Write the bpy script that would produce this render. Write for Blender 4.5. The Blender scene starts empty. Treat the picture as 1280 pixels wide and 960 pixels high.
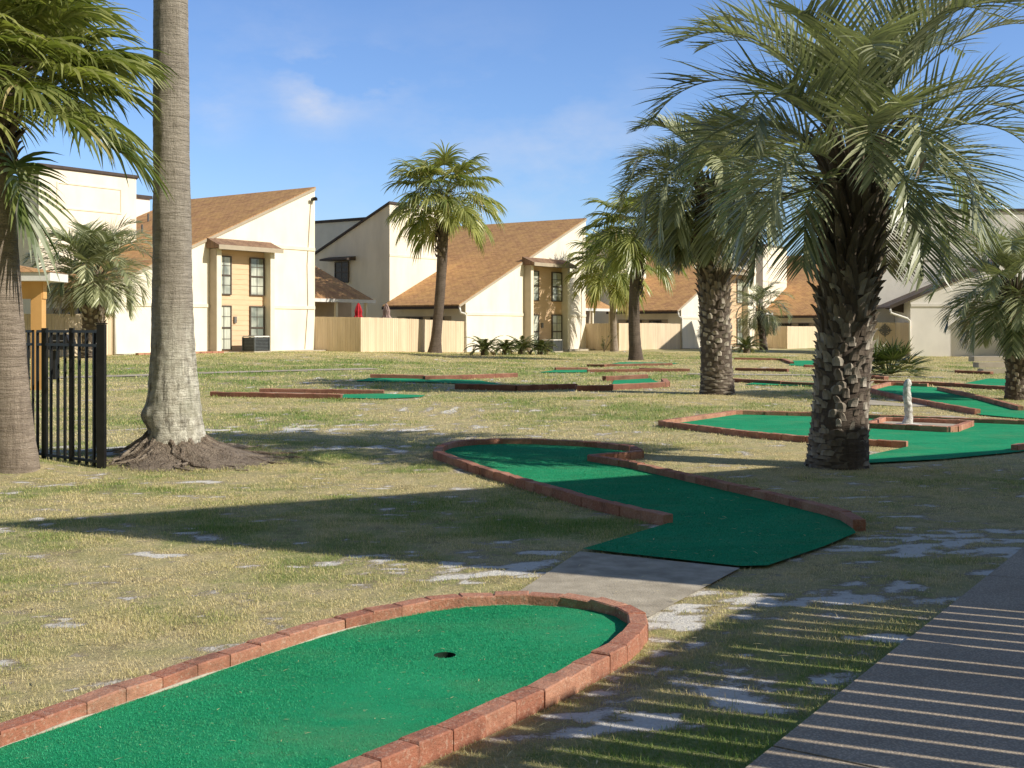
import bpy, math, random
import numpy as np
from mathutils import Vector, noise as mnoise
from mathutils.geometry import delaunay_2d_cdt
R = math.radians
sc = bpy.context.scene
COL = sc.collection
rnd = random.Random(7)

# ------------------------------------------------------------------ camera
F, CX, HOR, EYE = 1450.0, 640.0, 410.0, 1.6      # focal length in photo pixels, horizon row, eye height
cam = bpy.data.objects.new('camera', bpy.data.cameras.new('camera'))
COL.objects.link(cam)
cam.location = (0, 0, EYE)
cam.rotation_euler = (R(90), 0, 0)
cam.data.sensor_width = 36
cam.data.lens = 36*F/1280
cam.data.shift_y = -70/1280
cam.data.clip_start = 0.05
cam.data.clip_end = 5000
sc.camera = cam

# ------------------------------------------------------------------ light
SUN_D = Vector((-.922, .387))          # the way shadows fall on the ground
EL = R(34)
sun_to = Vector((-SUN_D.x*math.cos(EL), -SUN_D.y*math.cos(EL), math.sin(EL)))
sl = bpy.data.lights.new('sun', 'SUN')
sl.energy = 5.0
sl.angle = R(.5)
sl.color = (1, .94, .82)
so = bpy.data.objects.new('sun', sl)
COL.objects.link(so)
so.rotation_euler = (-sun_to).to_track_quat('-Z', 'Y').to_euler()
w = bpy.data.worlds.new('World')
sc.world = w
w.use_nodes = True
nt = w.node_tree
nt.nodes.clear()
N = nt.nodes.new
L = nt.links.new
out = N('ShaderNodeOutputWorld'); bg = N('ShaderNodeBackground'); sky = N('ShaderNodeTexSky')
sky.sky_type = 'NISHITA'; sky.sun_disc = False
sky.sun_elevation = EL
sky.sun_rotation = math.atan2(sun_to.x, sun_to.y)
sky.air_density = 1.0; sky.dust_density = 0.6; sky.ozone_density = 3.0
tc = N('ShaderNodeTexCoord')
def cloud_dir(px, py): return Vector((px-CX, F, HOR-py)).normalized()
mp = N('ShaderNodeMapping'); mp.inputs['Scale'].default_value = (5, 5, 11)
L(tc.outputs['Generated'], mp.inputs['Vector'])
cn = N('ShaderNodeTexNoise'); cn.inputs['Scale'].default_value = 1.6; cn.inputs['Detail'].default_value = 9; cn.inputs['Roughness'].default_value = .6
L(mp.outputs[0], cn.inputs['Vector'])
cr = N('ShaderNodeMapRange'); cr.inputs[1].default_value = .44; cr.inputs[2].default_value = .78
L(cn.outputs[0], cr.inputs[0])
acc = None
for px, py, a0, amp in ((395, 110, .055, .85), (470, 95, .040, .7), (270, 140, .045, .4), (760, 225, .15, .45), (560, 190, .18, .3), (330, 60, .09, .25)):
    vm = N('ShaderNodeVectorMath'); vm.operation = 'DISTANCE'
    vm.inputs[1].default_value = cloud_dir(px, py)
    nrm = N('ShaderNodeVectorMath'); nrm.operation = 'NORMALIZE'
    L(tc.outputs['Generated'], nrm.inputs[0]); L(nrm.outputs[0], vm.inputs[0])
    mr = N('ShaderNodeMapRange'); mr.interpolation_type = 'SMOOTHSTEP'
    mr.inputs[1].default_value = 0; mr.inputs[2].default_value = a0
    mr.inputs[3].default_value = amp; mr.inputs[4].default_value = 0
    L(vm.outputs['Value'], mr.inputs[0])
    if acc is None: acc = mr.outputs[0]
    else:
        ad = N('ShaderNodeMath'); ad.operation = 'ADD'
        L(acc, ad.inputs[0]); L(mr.outputs[0], ad.inputs[1]); acc = ad.outputs[0]
mu = N('ShaderNodeMath'); mu.operation = 'MULTIPLY'; L(acc, mu.inputs[0]); L(cr.outputs[0], mu.inputs[1])
tint = N('ShaderNodeMix'); tint.data_type = 'RGBA'; tint.blend_type = 'MULTIPLY'; tint.inputs[0].default_value = 1
sxy = N('ShaderNodeSeparateXYZ'); L(tc.outputs['Generated'], sxy.inputs[0])
hz = N('ShaderNodeMapRange'); hz.interpolation_type = 'SMOOTHSTEP'; hz.inputs[1].default_value = .35; hz.inputs[2].default_value = -.45
L(sxy.outputs[1], hz.inputs[0])
tm = N('ShaderNodeMix'); tm.data_type = 'RGBA'; L(hz.outputs[0], tm.inputs[0])
tm.inputs[6].default_value = (.94, 1.08, 1.36, 1); tm.inputs[7].default_value = (.60, .50, .35, 1)
L(sky.outputs[0], tint.inputs[6]); L(tm.outputs[2], tint.inputs[7])
mx = N('ShaderNodeMix'); mx.data_type = 'RGBA'
L(mu.outputs[0], mx.inputs[0]); L(tint.outputs[2], mx.inputs[6]); mx.inputs[7].default_value = (6.0, 6.1, 6.6, 1)
L(mx.outputs[2], bg.inputs[0]); bg.inputs[1].default_value = .128
L(bg.outputs[0], out.inputs[0])
sc.view_settings.view_transform = 'Standard'
sc.view_settings.look = 'None'
sc.view_settings.exposure = 0

# ------------------------------------------------------------------ terrain
def sstep(a, b, x):
    t = np.clip((np.asarray(x, float)-a)/(b-a), 0, 1)
    return t*t*(3-2*t)
GX = [-60, -26, -11, -6, -2.5, 3, 9, 21, 60]
GH = [.5, .5, .5, .42, .27, .18, .24, .05, .05]
BUMPS = [(1.4, 23.5, 3.2, 2.0, .10), (-5.9, 13.1, .75, .55, .17), (-4.45, 14.9, .95, .75, .10), (-3.2, 16.2, 1.3, .9, .06)]
def H(x, y):
    x = np.asarray(x, float); y = np.asarray(y, float)
    z = sstep(17, 50, y)*np.interp(x, GX, GH)
    for bx, by, sx, sy, a in BUMPS:
        z = z + a*np.exp(-((x-bx)/sx)**2-((y-by)/sy)**2)
    return z
def h(x, y): return float(H(x, y))
def G(px, py):
    """ground point seen at a photo pixel"""
    a = (px-CX)/F; b = (py-HOR)/F
    ys = np.concatenate([np.arange(2, 40, .05), np.arange(40, 160, .2)])
    d = EYE-b*ys-H(a*ys, ys)
    k = int(np.argmax(d < 0))
    if d[k] >= 0: y = 160.
    else:
        lo, hi = ys[max(k-1, 0)], ys[k]
        for _ in range(30):
            m = (lo+hi)/2
            if EYE-b*m-h(a*m, m) < 0: hi = m
            else: lo = m
        y = lo
    return Vector((a*y, y, h(a*y, y)))
def G2(px, py): return G(px, py).xy
def zat(py, y): return EYE-(py-HOR)*y/F
NOGRASS = []      # ground polygons that carry no grass
NOCIRC = []       # (x, y, r)

# ------------------------------------------------------------------ value noise in numpy
_perm = np.random.RandomState(3).rand(256, 256)
def vnoise(x, y, s):
    x = np.asarray(x)/s; y = np.asarray(y)/s
    xi = np.floor(x).astype(int); yi = np.floor(y).astype(int)
    fx = x-xi; fy = y-yi
    fx = fx*fx*(3-2*fx); fy = fy*fy*(3-2*fy)
    g = lambda i, j: _perm[i & 255, j & 255]
    return (g(xi, yi)*(1-fx)+g(xi+1, yi)*fx)*(1-fy)+(g(xi, yi+1)*(1-fx)+g(xi+1, yi+1)*fx)*fy
def fbm(x, y, s, o=4):
    t = 0; a = .5; n = 0
    for k in range(o):
        t = t+a*vnoise(np.asarray(x)+17.3*k, np.asarray(y)-9.1*k, s); n += a
        s *= .5; a *= .55
    return t/n

SANDY = []   # x, y, sx, sy, amount
for px, py, rx, ry, a in ((1120, 688, 1.0, .8, .36), (1000, 790, .8, .6, .30), (760, 895, .5, .3, .36), (930, 860, .45, .35, .22),
                          (1020, 745, .9, .4, .22), (850, 830, .4, .4, .2), (700, 935, .4, .25, .2), (1230, 670, .8, .6, .3), (370, 535, 2.2, .9, .38),
                          (450, 560, 1.2, .6, .25), (240, 603, .8, .3, .32), (610, 712, .6, .3, .2), (640, 690, .4, .2, .14),
                          (60, 740, .4, .2, .15), (80, 855, .2, .1, .2), (850, 528, 1.4, .5, .26), (130, 560, 1.2, .9, .36), (800, 790, .3, .3, .3),
                          (560, 720, .5, .2, .16), (860, 760, .3, .25, .22)):
    g = G(px, py)
    SANDY.append((g.x, g.y, rx, ry, a))
GREENY = []
for px, py, rx, ry, a in ((760, 520, 3, 1.4, .4), (480, 655, 1.8, .9, .32), (100, 610, 1.2, .5, .4), (1130, 600, 3, 1.2, .3), (950, 930, .7, .5, .5), (1010, 850, .8, .6, .4), (850, 950, .5, .3, .4),
                          (700, 655, .9, .6, .3), (200, 455, 14, 8, .25), (900, 565, 1.6, .5, .2), (870, 745, .6, .5, .3), (560, 500, 3, 1.5, .3), (1060, 830, .9, .6, .2)):
    g = G(px, py)
    GREENY.append((g.x, g.y, rx, ry, a))
def sandness(x, y):
    t = (fbm(x, y*1.9, .50, 4)-.5)*.95+(fbm(x+13, y*2.2, .17, 3)-.5)*.95+.198+fbm(x+40, y*1.5, 2.6, 2)*.16
    for sx, sy, rx, ry, a in SANDY:
        t = t+a*.72*np.exp(-((x-sx)/rx)**2-((y-sy)/ry)**2)
    return t
def greenness(x, y):
    t = .27+1.15*(fbm(x+9, y+5, 1.3, 4)-.5)+.55*(fbm(x-30, y+55, 7, 2)-.5)+.4*(fbm(x+3, y*1.3, .3, 2)-.5)
    for sx, sy, rx, ry, a in GREENY:
        t = t+a*np.exp(-((x-sx)/rx)**2-((y-sy)/ry)**2)
    return np.clip(t, 0, 1)

# ------------------------------------------------------------------ materials
def newmat(name):
    m = bpy.data.materials.new(name); m.use_nodes = True
    t = m.node_tree
    return m, t, t.nodes['Principled BSDF']
def node(t, typ, **kw):
    n = t.nodes.new(typ)
    for k, v in kw.items():
        if k in ('op',): n.operation = v
        else: n.inputs[k].default_value = v
    return n
def mixc(t, fac, a, b, blend='MIX'):
    n = t.nodes.new('ShaderNodeMix'); n.data_type = 'RGBA'; n.blend_type = blend
    for s, v in ((0, fac), (6, a), (7, b)):
        if isinstance(v, bpy.types.NodeSocket): t.links.new(v, n.inputs[s])
        elif isinstance(v, (int, float)): n.inputs[s].default_value = v
        else: n.inputs[s].default_value = (*v, 1) if len(v) == 3 else v
    return n.outputs[2]
def mathn(t, op, a, b=0.0, clamp=False):
    n = t.nodes.new('ShaderNodeMath'); n.operation = op; n.use_clamp = clamp
    for i, v in enumerate((a, b)):
        if isinstance(v, bpy.types.NodeSocket): t.links.new(v, n.inputs[i])
        else: n.inputs[i].default_value = v
    return n.outputs[0]
def rng(t, v, a, b, c=0., d=1.):
    n = t.nodes.new('ShaderNodeMapRange')
    t.links.new(v, n.inputs[0])
    for i, x in enumerate((a, b, c, d)): n.inputs[i+1].default_value = x
    return n.outputs[0]
def pos(t, scale=(1, 1, 1)):
    g = t.nodes.new('ShaderNodeNewGeometry')
    m = t.nodes.new('ShaderNodeVectorMath'); m.operation = 'MULTIPLY'
    t.links.new(g.outputs['Position'], m.inputs[0]); m.inputs[1].default_value = scale
    return m.outputs[0]
def noi(t, vec, scale, detail=4, rough=.55, dist=0.):
    n = node(t, 'ShaderNodeTexNoise', Scale=scale, Detail=detail, Roughness=rough, Distortion=dist)
    t.links.new(vec, n.inputs['Vector'])
    return n.outputs[0]
def attr(t, name):
    a = t.nodes.new('ShaderNodeAttribute'); a.attribute_name = name
    return a.outputs['Fac']
def bump(t, p, hgt, strength=.5, dist=.02):
    b = node(t, 'ShaderNodeBump', Strength=strength, Distance=dist)
    t.links.new(hgt, b.inputs['Height']); t.links.new(b.outputs[0], p.inputs['Normal'])
def simple(name, c, c2=None, rough=.7, scale=3., bscale=60., bstr=.3, bdist=.01, spec=.3, stretch=(1, 1, 1), metal=0., lo=.35, hi=.65, grime=0.):
    m, t, p = newmat(name)
    c2 = c2 or tuple(x*.8 for x in c)
    v = pos(t, stretch)
    col = mixc(t, rng(t, noi(t, v, scale, 5), lo, hi), c, c2)
    if grime:
        g = noi(t, pos(t, (1, 1, .25)), 1.3, 5)
        col = mixc(t, rng(t, g, .45, .75, 0, grime), col, tuple(x*.55 for x in c))
    t.links.new(col, p.inputs['Base Color'])
    p.inputs['Roughness'].default_value = rough
    p.inputs['Specular IOR Level'].default_value = spec
    p.inputs['Metallic'].default_value = metal
    if bstr: bump(t, p, noi(t, v, bscale, 4), bstr, bdist)
    return m
def leafmat(name, dark, light, dead=(.28, .2, .1), rough=.42, trans=.25):
    m, t, p = newmat(name)
    a = attr(t, 'tint')
    n = noi(t, pos(t), 2.2, 3)
    col = mixc(t, rng(t, a, 0, 1), dark, light)
    col = mixc(t, rng(t, n, .4, .7, 0, .28), col, tuple(x*.6 for x in dark))
    col = mixc(t, rng(t, a, 1.2, 2.0), col, dead)
    t.links.new(col, p.inputs['Base Color'])
    p.inputs['Roughness'].default_value = rough
    p.inputs['Specular IOR Level'].default_value = .5
    tr = t.nodes.new('ShaderNodeBsdfTranslucent'); t.links.new(mixc(t, 1, col, (1.0, 1.15, .5), 'MULTIPLY'), tr.inputs[0])
    ms = t.nodes.new('ShaderNodeMixShader'); ms.inputs[0].default_value = trans
    t.links.new(p.outputs[0], ms.inputs[1]); t.links.new(tr.outputs[0], ms.inputs[2])
    t.links.new(ms.outputs[0], t.nodes['Material Output'].inputs[0])
    return m
def tintmat(name, a, b, c=None, rough=.8, bscale=40, bstr=.5, bdist=.01, vscale=6., stretch=(1, 1, 1)):
    m, t, p = newmat(name)
    col = mixc(t, attr(t, 'tint'), a, b)
    v = pos(t, stretch)
    n = noi(t, v, vscale, 6, .65)
    col = mixc(t, rng(t, n, .42, .72, 0, .75), col, c or tuple(x*.5 for x in a))
    t.links.new(col, p.inputs['Base Color'])
    p.inputs['Roughness'].default_value = rough; p.inputs['Specular IOR Level'].default_value = .2
    bump(t, p, noi(t, v, bscale, 5), bstr, bdist)
    return m

CREAM = (.95, .87, .735)
M = {}
M['cream'] = simple('cream stucco', CREAM, (.91, .825, .68), .9, .9, 45, .6, .014, .15, grime=.34)
M['creamtrim'] = simple('cream trim', (.90, .83, .67), (.85, .77, .60), .8, 2, 60, .2, .005, .2)
M['grey'] = simple('grey stucco', (.88, .84, .80), (.80, .765, .73), .9, .8, 40, .5, .015, .15, grime=.15)
M['greytrim'] = simple('grey trim', (.82, .78, .74), (.76, .72, .68), .8, 2, 60, .2, .005, .2)
M['tan'] = simple('tan boards and fin side shade', (.48, .40, .30), (.43, .36, .27), .8, 3, 50, .3)
M['siding'] = simple('peach lap siding', (.78, .555, .36), (.72, .50, .315), .7, 2, 30, .2, .004, .25, stretch=(1, 1, 6))
M['fence'] = simple('tan painted boards', (.80, .66, .47), (.71, .575, .40), .8, 2.5, 40, .3, .006, .2, stretch=(1, 1, .15), grime=.25)
M['fence'] = tintmat('tan painted boards varied', (.82, .67, .48), (.70, .56, .39), (.60, .47, .32), .85, 40, .3, .006, 2.2, (1, 1, .2))
M['white'] = simple('white paint', (.8, .78, .74), (.74, .72, .68), .5, 4, 60, .1, .003)
M['darkbrown'] = simple('dark brown fascia', (.06, .045, .04), (.08, .06, .05), .6, 4, 60, .1)
M['bronze'] = simple('bronze window frame', (.085, .068, .055), (.11, .088, .07), .4, 5, 60, .1)
M['black'] = simple('black powder coat', (.008, .008, .009), (.013, .013, .013), .4, 9, 120, .1, .002, .4)
M['acgrey'] = simple('condenser grey', (.12, .13, .135), (.09, .1, .1), .5, 8, 60, .2)
M['concrete'] = simple('weathered concrete', (.55, .48, .37), (.36, .31, .235), .95, 5.5, 90, .6, .008, .1, grime=.5)
M['paleconc'] = simple('pale concrete', (.52, .46, .37), (.42, .37, .29), .95, 3.5, 90, .6, .008, .1)
M['orange'] = simple('orange paint', (.70, .40, .15), (.64, .36, .13), .7, 3, 50, .2)
M['redfab'] = simple('red canvas', (.48, .03, .04), (.38, .02, .03), .9, 6, 80, .3)
M['pinkfab'] = simple('faded canvas', (.45, .33, .30), (.38, .27, .25), .9, 6, 80, .3)
M['whitestone'] = simple('chalky painted stone', (.72, .70, .66), (.40, .37, .33), .9, 14, 45, .9, .02, .1, lo=.42, hi=.7)
M['iron'] = simple('weathered iron', (.13, .12, .11), (.2, .19, .17), .6, 20, 80, .3)
M['fallsand'] = simple('sand apron', (.55, .49, .4), (.42, .37, .29), .95, 5, 60, .6)

def glassmat():
    m, t, p = newmat('curtained window glass')
    v = pos(t, (1, 1, 1))
    n = noi(t, pos(t, (7, 7, .4)), 3, 3)
    col = mixc(t, rng(t, n, .35, .65), (.50, .53, .45), (.68, .68, .58))
    col = mixc(t, rng(t, noi(t, v, .8, 2), .5, .66, 0, .8), col, (.10, .13, .12))
    t.links.new(col, p.inputs['Base Color'])
    p.inputs['Roughness'].default_value = .12; p.inputs['Specular IOR Level'].default_value = .7
    return m
M['glass'] = glassmat()
def darkglass():
    m, t, p = newmat('dark window glass')
    n = noi(t, pos(t), 1.2, 2)
    t.links.new(mixc(t, n, (.02, .024, .026), (.05, .055, .05)), p.inputs['Base Color'])
    p.inputs['Roughness'].default_value = .08
    return m
M['darkglass'] = darkglass()

U = Vector((.58, .815, 0)).normalized()          # along the house fronts (right and away)
V = Vector((-U.y, U.x, 0))                       # into the houses (left and away)
def roofmat(name, c1, c2, c3, U=U, V=V):
    m, t, p = newmat(name)
    g = t.nodes.new('ShaderNodeNewGeometry')
    def dot(d):
        n = t.nodes.new('ShaderNodeVectorMath'); n.operation = 'DOT_PRODUCT'
        t.links.new(g.outputs['Position'], n.inputs[0]); n.inputs[1].default_value = d
        return n.outputs['Value']
    cx = t.nodes.new('ShaderNodeCombineXYZ')
    t.links.new(dot(V), cx.inputs[0]); t.links.new(dot(U), cx.inputs[1])
    b = t.nodes.new('ShaderNodeTexBrick')
    b.inputs['Scale'].default_value = 1; b.inputs['Brick Width'].default_value = .32; b.inputs['Row Height'].default_value = .17
    b.inputs['Mortar Size'].default_value = .012; b.inputs['Bias'].default_value = 0
    b.inputs['Color1'].default_value = (*c1, 1); b.inputs['Color2'].default_value = (*c2, 1); b.inputs['Mortar'].default_value = (*[x*.45 for x in c2], 1)
    t.links.new(cx.outputs[0], b.inputs['Vector'])
    n = noi(t, cx.outputs[0], 1.6, 6, .7)
    col = mixc(t, rng(t, n, .4, .68, 0, .75), b.outputs['Color'], c3)
    n2 = noi(t, cx.outputs[0], 14, 3, .7)
    col = mixc(t, rng(t, n2, .4, .7, 0, .45), col, tuple(x*.45 for x in c2))
    t.links.new(col, p.inputs['Base Color']); p.inputs['Roughness'].default_value = .95; p.inputs['Specular IOR Level'].default_value = .1
    bump(t, p, b.outputs['Fac'], -.4, .02)
    return m
M['shingle'] = roofmat('brown shingle', (.64, .37, .185), (.44, .24, .125), (.70, .43, .17))
M['pent'] = roofmat('weathered brown shingle', (.34, .21, .14), (.24, .145, .10), (.40, .26, .16))
M['greyshingle'] = roofmat('grey brown shingle', (.22, .18, .16), (.16, .13, .12), (.25, .2, .17))

def brickmat(old=False):
    m, t, p = newmat('old edging brick with painted side shade' if old else 'red edging brick')
    a = attr(t, 'tint'); v = pos(t)
    col = mixc(t, a, (.44, .18, .115), (.58, .295, .195))
    n = noi(t, v, 9, 6, .7)
    col = mixc(t, rng(t, n, .45, .75, 0, .6), col, (.25, .105, .075))
    n2 = noi(t, v, 55, 4, .7)
    col = mixc(t, rng(t, n2, .52, .74, 0, .7), col, (.66, .50, .39))
    n3 = noi(t, v, 2.5, 4, .7)
    col = mixc(t, rng(t, n3, .52, .70, 0, .65), col, (.15, .085, .065))
    if old:  # vertical faces darkened in the colour as shade, tops left lighter
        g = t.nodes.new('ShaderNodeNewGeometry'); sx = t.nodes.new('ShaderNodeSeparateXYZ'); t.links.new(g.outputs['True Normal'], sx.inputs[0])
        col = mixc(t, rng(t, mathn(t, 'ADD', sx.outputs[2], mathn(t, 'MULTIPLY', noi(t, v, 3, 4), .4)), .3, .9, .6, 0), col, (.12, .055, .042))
    t.links.new(col, p.inputs['Base Color']); p.inputs['Roughness'].default_value = .92; p.inputs['Specular IOR Level'].default_value = .15
    hh = mathn(t, 'ADD', noi(t, v, 70, 5, .7), noi(t, v, 16, 3))
    bump(t, p, hh, .8, .012)
    return m
M['brick'] = brickmat()
M['brick_shaded_sides'] = brickmat(True)
M['mortar'] = simple('sandy mortar', (.30, .25, .19), (.2, .16, .12), .95, 20, 120, .6)

def carpetmat():
    m, t, p = newmat('green putting carpet')
    v = pos(t)
    col = mixc(t, rng(t, noi(t, v, 1.3, 5, .6), .35, .68), (.010, .33, .14), (.03, .42, .19))
    col = mixc(t, rng(t, noi(t, pos(t, (1, 2.2, 1)), 5, 5, .7), .55, .8, 0, .45), col, (.07, .36, .17))
    col = mixc(t, rng(t, noi(t, pos(t, (1, 1.5, 1)), 2.2, 6, .75), .52, .72, 0, .6), col, (.004, .16, .075))
    col = mixc(t, rng(t, noi(t, v, 190, 3, .8), .38, .62, 0, .55), col, (.003, .12, .05))
    col = mixc(t, rng(t, noi(t, v, 42, 2, .5), .66, .74, 0, .7), col, (.36, .42, .22))
    col = mixc(t, rng(t, noi(t, pos(t, (1, 1.7, 1)), .9, 4, .7), .50, .72, 0, .55), col, (.13, .30, .14))
    t.links.new(col, p.inputs['Base Color']); p.inputs['Roughness'].default_value = 1; p.inputs['Specular IOR Level'].default_value = .05
    try: p.inputs['Sheen Weight'].default_value = .08; p.inputs['Sheen Tint'].default_value = (.3, .8, .5, 1)
    except Exception: pass
    hh = mathn(t, 'ADD', noi(t, v, 230, 3, .8), mathn(t, 'MULTIPLY', noi(t, v, 3, 3), 2.0))
    bump(t, p, hh, .7, .008)
    return m
M['carpet'] = carpetmat()

def pathmat():
    m, t, p = newmat('old exposed aggregate path')
    v = pos(t)
    col = mixc(t, rng(t, noi(t, v, 2.2, 5, .6), .35, .7), (.50, .405, .295), (.68, .56, .42))
    vo = t.nodes.new('ShaderNodeTexVoronoi'); vo.inputs['Scale'].default_value = 85; t.links.new(v, vo.inputs['Vector'])
    col = mixc(t, rng(t, vo.outputs['Distance'], .15, .6, 0, .5), col, (.14, .12, .10))
    col = mixc(t, rng(t, noi(t, v, 120, 3, .7), .6, .75, 0, .5), col, (.72, .66, .58))
    col = mixc(t, rng(t, noi(t, v, 1.1, 5, .75), .55, .75, 0, .5), col, (.27, .225, .18))
    t.links.new(col, p.inputs['Base Color']); p.inputs['Roughness'].default_value = .95; p.inputs['Specular IOR Level'].default_value = .15
    bump(t, p, mathn(t, 'ADD', vo.outputs['Distance'], noi(t, v, 30, 4)), .35, .006)
    return m
M['path'] = pathmat()

def groundmat():
    m, t, p = newmat('lawn soil and sand')
    v = pos(t)
    s = attr(t, 'sand'); g = attr(t, 'green')
    fine = noi(t, pos(t, (1, 1.6, 1)), 9, 6, .7)
    fine2 = noi(t, v, 60, 4, .75)
    straw = mixc(t, rng(t, noi(t, v, 30, 5, .75), .35, .68), (.70, .585, .33), (.46, .38, .20))
    straw = mixc(t, rng(t, noi(t, v, 3.0, 4), .4, .7, 0, .8), straw, (.40, .385, .155))
    grn = mixc(t, rng(t, noi(t, v, 24, 5, .75), .35, .68), (.20, .275, .07), (.33, .36, .125))
    gf = mathn(t, 'ADD', g, mathn(t, 'MULTIPLY', mathn(t, 'SUBTRACT', noi(t, v, 5, 5, .7), .5), 1.1))
    col = mixc(t, rng(t, gf, .22, .62), straw, grn)
    col = mixc(t, rng(t, noi(t, v, 2.1, 6, .75), .54, .68, 0, .75), col, (.24, .185, .115))
    col = mixc(t, rng(t, noi(t, pos(t, (1, 1.4, 1)), 75, 5, .8), .52, .66, 0, .55), col, (.22, .175, .105))
    col = mixc(t, rng(t, noi(t, pos(t, (1.3, 1, 1)), 120, 4, .8), .54, .66, 0, .6), col, (.72, .62, .40))
    sand = mixc(t, rng(t, fine2, .35, .7), (.90, .86, .78), (.72, .67, .58))
    sf = mathn(t, 'ADD', s, mathn(t, 'MULTIPLY', mathn(t, 'SUBTRACT', fine, .5), .50))
    sf = mathn(t, 'ADD', sf, mathn(t, 'MULTIPLY', mathn(t, 'SUBTRACT', fine2, .5), .5))
    dirt = mixc(t, rng(t, sf, .44, .56), col, mixc(t, fine2, (.26, .20, .13), (.46, .38, .27)))
    col = mixc(t, rng(t, sf, .54, .66), dirt, sand)
    t.links.new(col, p.inputs['Base Color']); p.inputs['Roughness'].default_value = 1; p.inputs['Specular IOR Level'].default_value = .05
    bump(t, p, mathn(t, 'ADD', noi(t, v, 45, 5, .75), mathn(t, 'MULTIPLY', noi(t, v, 6, 4), 2.0)), .8, .03)
    return m
M['ground'] = groundmat()
def grassmat():
    m, t, p = newmat('lawn blades')
    a = attr(t, 'tint')
    r = t.nodes.new('ShaderNodeValToRGB'); t.links.new(a, r.inputs[0])
    e = r.color_ramp.elements
    e[0].position = 0; e[0].color = (.84, .71, .40, 1)
    e[1].position = 1; e[1].color = (.19, .32, .07, 1)
    x = e.new(.4); x.color = (.66, .59, .27, 1)
    x = e.new(.7); x.color = (.36, .42, .125, 1)
    t.links.new(r.outputs[0], p.inputs['Base Color']); p.inputs['Roughness'].default_value = .65; p.inputs['Specular IOR Level'].default_value = .25
    tr = t.nodes.new('ShaderNodeBsdfTranslucent'); t.links.new(r.outputs[0], tr.inputs[0])
    ms = t.nodes.new('ShaderNodeMixShader'); ms.inputs[0].default_value = .3
    t.links.new(p.outputs[0], ms.inputs[1]); t.links.new(tr.outputs[0], ms.inputs[2])
    t.links.new(ms.outputs[0], t.nodes['Material Output'].inputs[0])
    return m
M['grass'] = grassmat()
M['pindo'] = leafmat('pindo leaflets', (.085, .112, .045), (.53, .54, .33), (.26, .19, .11), .34, .17)
M['sabal'] = leafmat('cabbage palm leaf', (.085, .135, .034), (.58, .57, .21), (.5, .38, .2), .32, .34)
M['sago'] = leafmat('sago leaflets', (.045, .085, .022), (.19, .19, .06), (.3, .22, .1), .4, .2)
def barkmat(name, a, b, c, ring=26., crack=9., moss=False):
    m, t, p = newmat(name)
    v = pos(t)
    v2 = pos(t, (1, 1, .12)); v3 = pos(t, (.35, .35, 3.0))
    ringn = noi(t, v3, ring*.3, 5, .7, .6)
    cr = noi(t, v2, crack*1.2, 6, .75, .4)
    col = mixc(t, rng(t, noi(t, v, 2.2, 5, .65), .35, .68), a, b)
    col = mixc(t, rng(t, ringn, .46, .68, 0, .6), col, c)
    col = mixc(t, rng(t, cr, .55, .72, 0, .5), col, tuple(x*.6 for x in c))
    col = mixc(t, rng(t, noi(t, v, 26, 5, .75), .55, .75, 0, .45), col, tuple(min(1, x*1.5) for x in a))
    if moss:
        sx = t.nodes.new('ShaderNodeSeparateXYZ'); t.links.new(v, sx.inputs[0])
        zz = mathn(t, 'ADD', sx.outputs[2], mathn(t, 'MULTIPLY', noi(t, pos(t, (3, 3, 1)), 2.5, 6, .75), 1.5))
        lc = mixc(t, rng(t, noi(t, v, 11, 6, .75), .38, .66), (.84, .80, .67), (.40, .36, .28))
        lc = mixc(t, rng(t, noi(t, v2, 16, 5, .75), .52, .66, 0, .8), lc, (.10, .085, .065))
        lc = mixc(t, rng(t, noi(t, v, 2.5, 4, .7), .5, .7, 0, .6), lc, (.42, .41, .30))
        col = mixc(t, rng(t, zz, 1.75, 2.7, 1, 0), col, lc)
    t.links.new(col, p.inputs['Base Color']); p.inputs['Roughness'].default_value = .95; p.inputs['Specular IOR Level'].default_value = .12
    hh = mathn(t, 'ADD', mathn(t, 'MULTIPLY', ringn, 1.3), mathn(t, 'ADD', cr, mathn(t, 'MULTIPLY', noi(t, v, 60, 4, .7), .5)))
    bump(t, p, hh, 1.0, .035)
    return m
M['barkgrey'] = barkmat('grey ringed palm bark', (.30, .26, .21), (.22, .19, .155), (.13, .105, .085))
M['barkmossy'] = barkmat('ringed bark going mossy at the foot', (.47, .415, .345), (.34, .295, .24), (.19, .16, .13), moss=True)
M['barkbrown'] = barkmat('brown palm bark', (.44, .36, .29), (.29, .235, .185), (.15, .115, .09))
M['barkdark'] = barkmat('dark far palm bark', (.19, .15, .12), (.13, .10, .08), (.07, .055, .045))
M['lichen'] = tintmat('lichen crusted bark', (.46, .44, .37), (.56, .55, .46), (.25, .21, .165), .95, 45, .9, .03, 9, (1, 1, .5))
M['root'] = tintmat('fibrous palm roots', (.27, .205, .15), (.44, .365, .285), (.13, .095, .07), .95, 55, 1, .04, 12)
M['boot'] = tintmat('old leaf bases', (.20, .16, .125), (.60, .535, .445), (.11, .085, .065), .9, 45, .7, .012, 7, (1, 1, .4))
M['bootdark'] = tintmat('young leaf bases', (.10, .075, .055), (.30, .245, .18), (.06, .046, .036), .9, 45, .7, .012, 7, (1, 1, .4))

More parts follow.
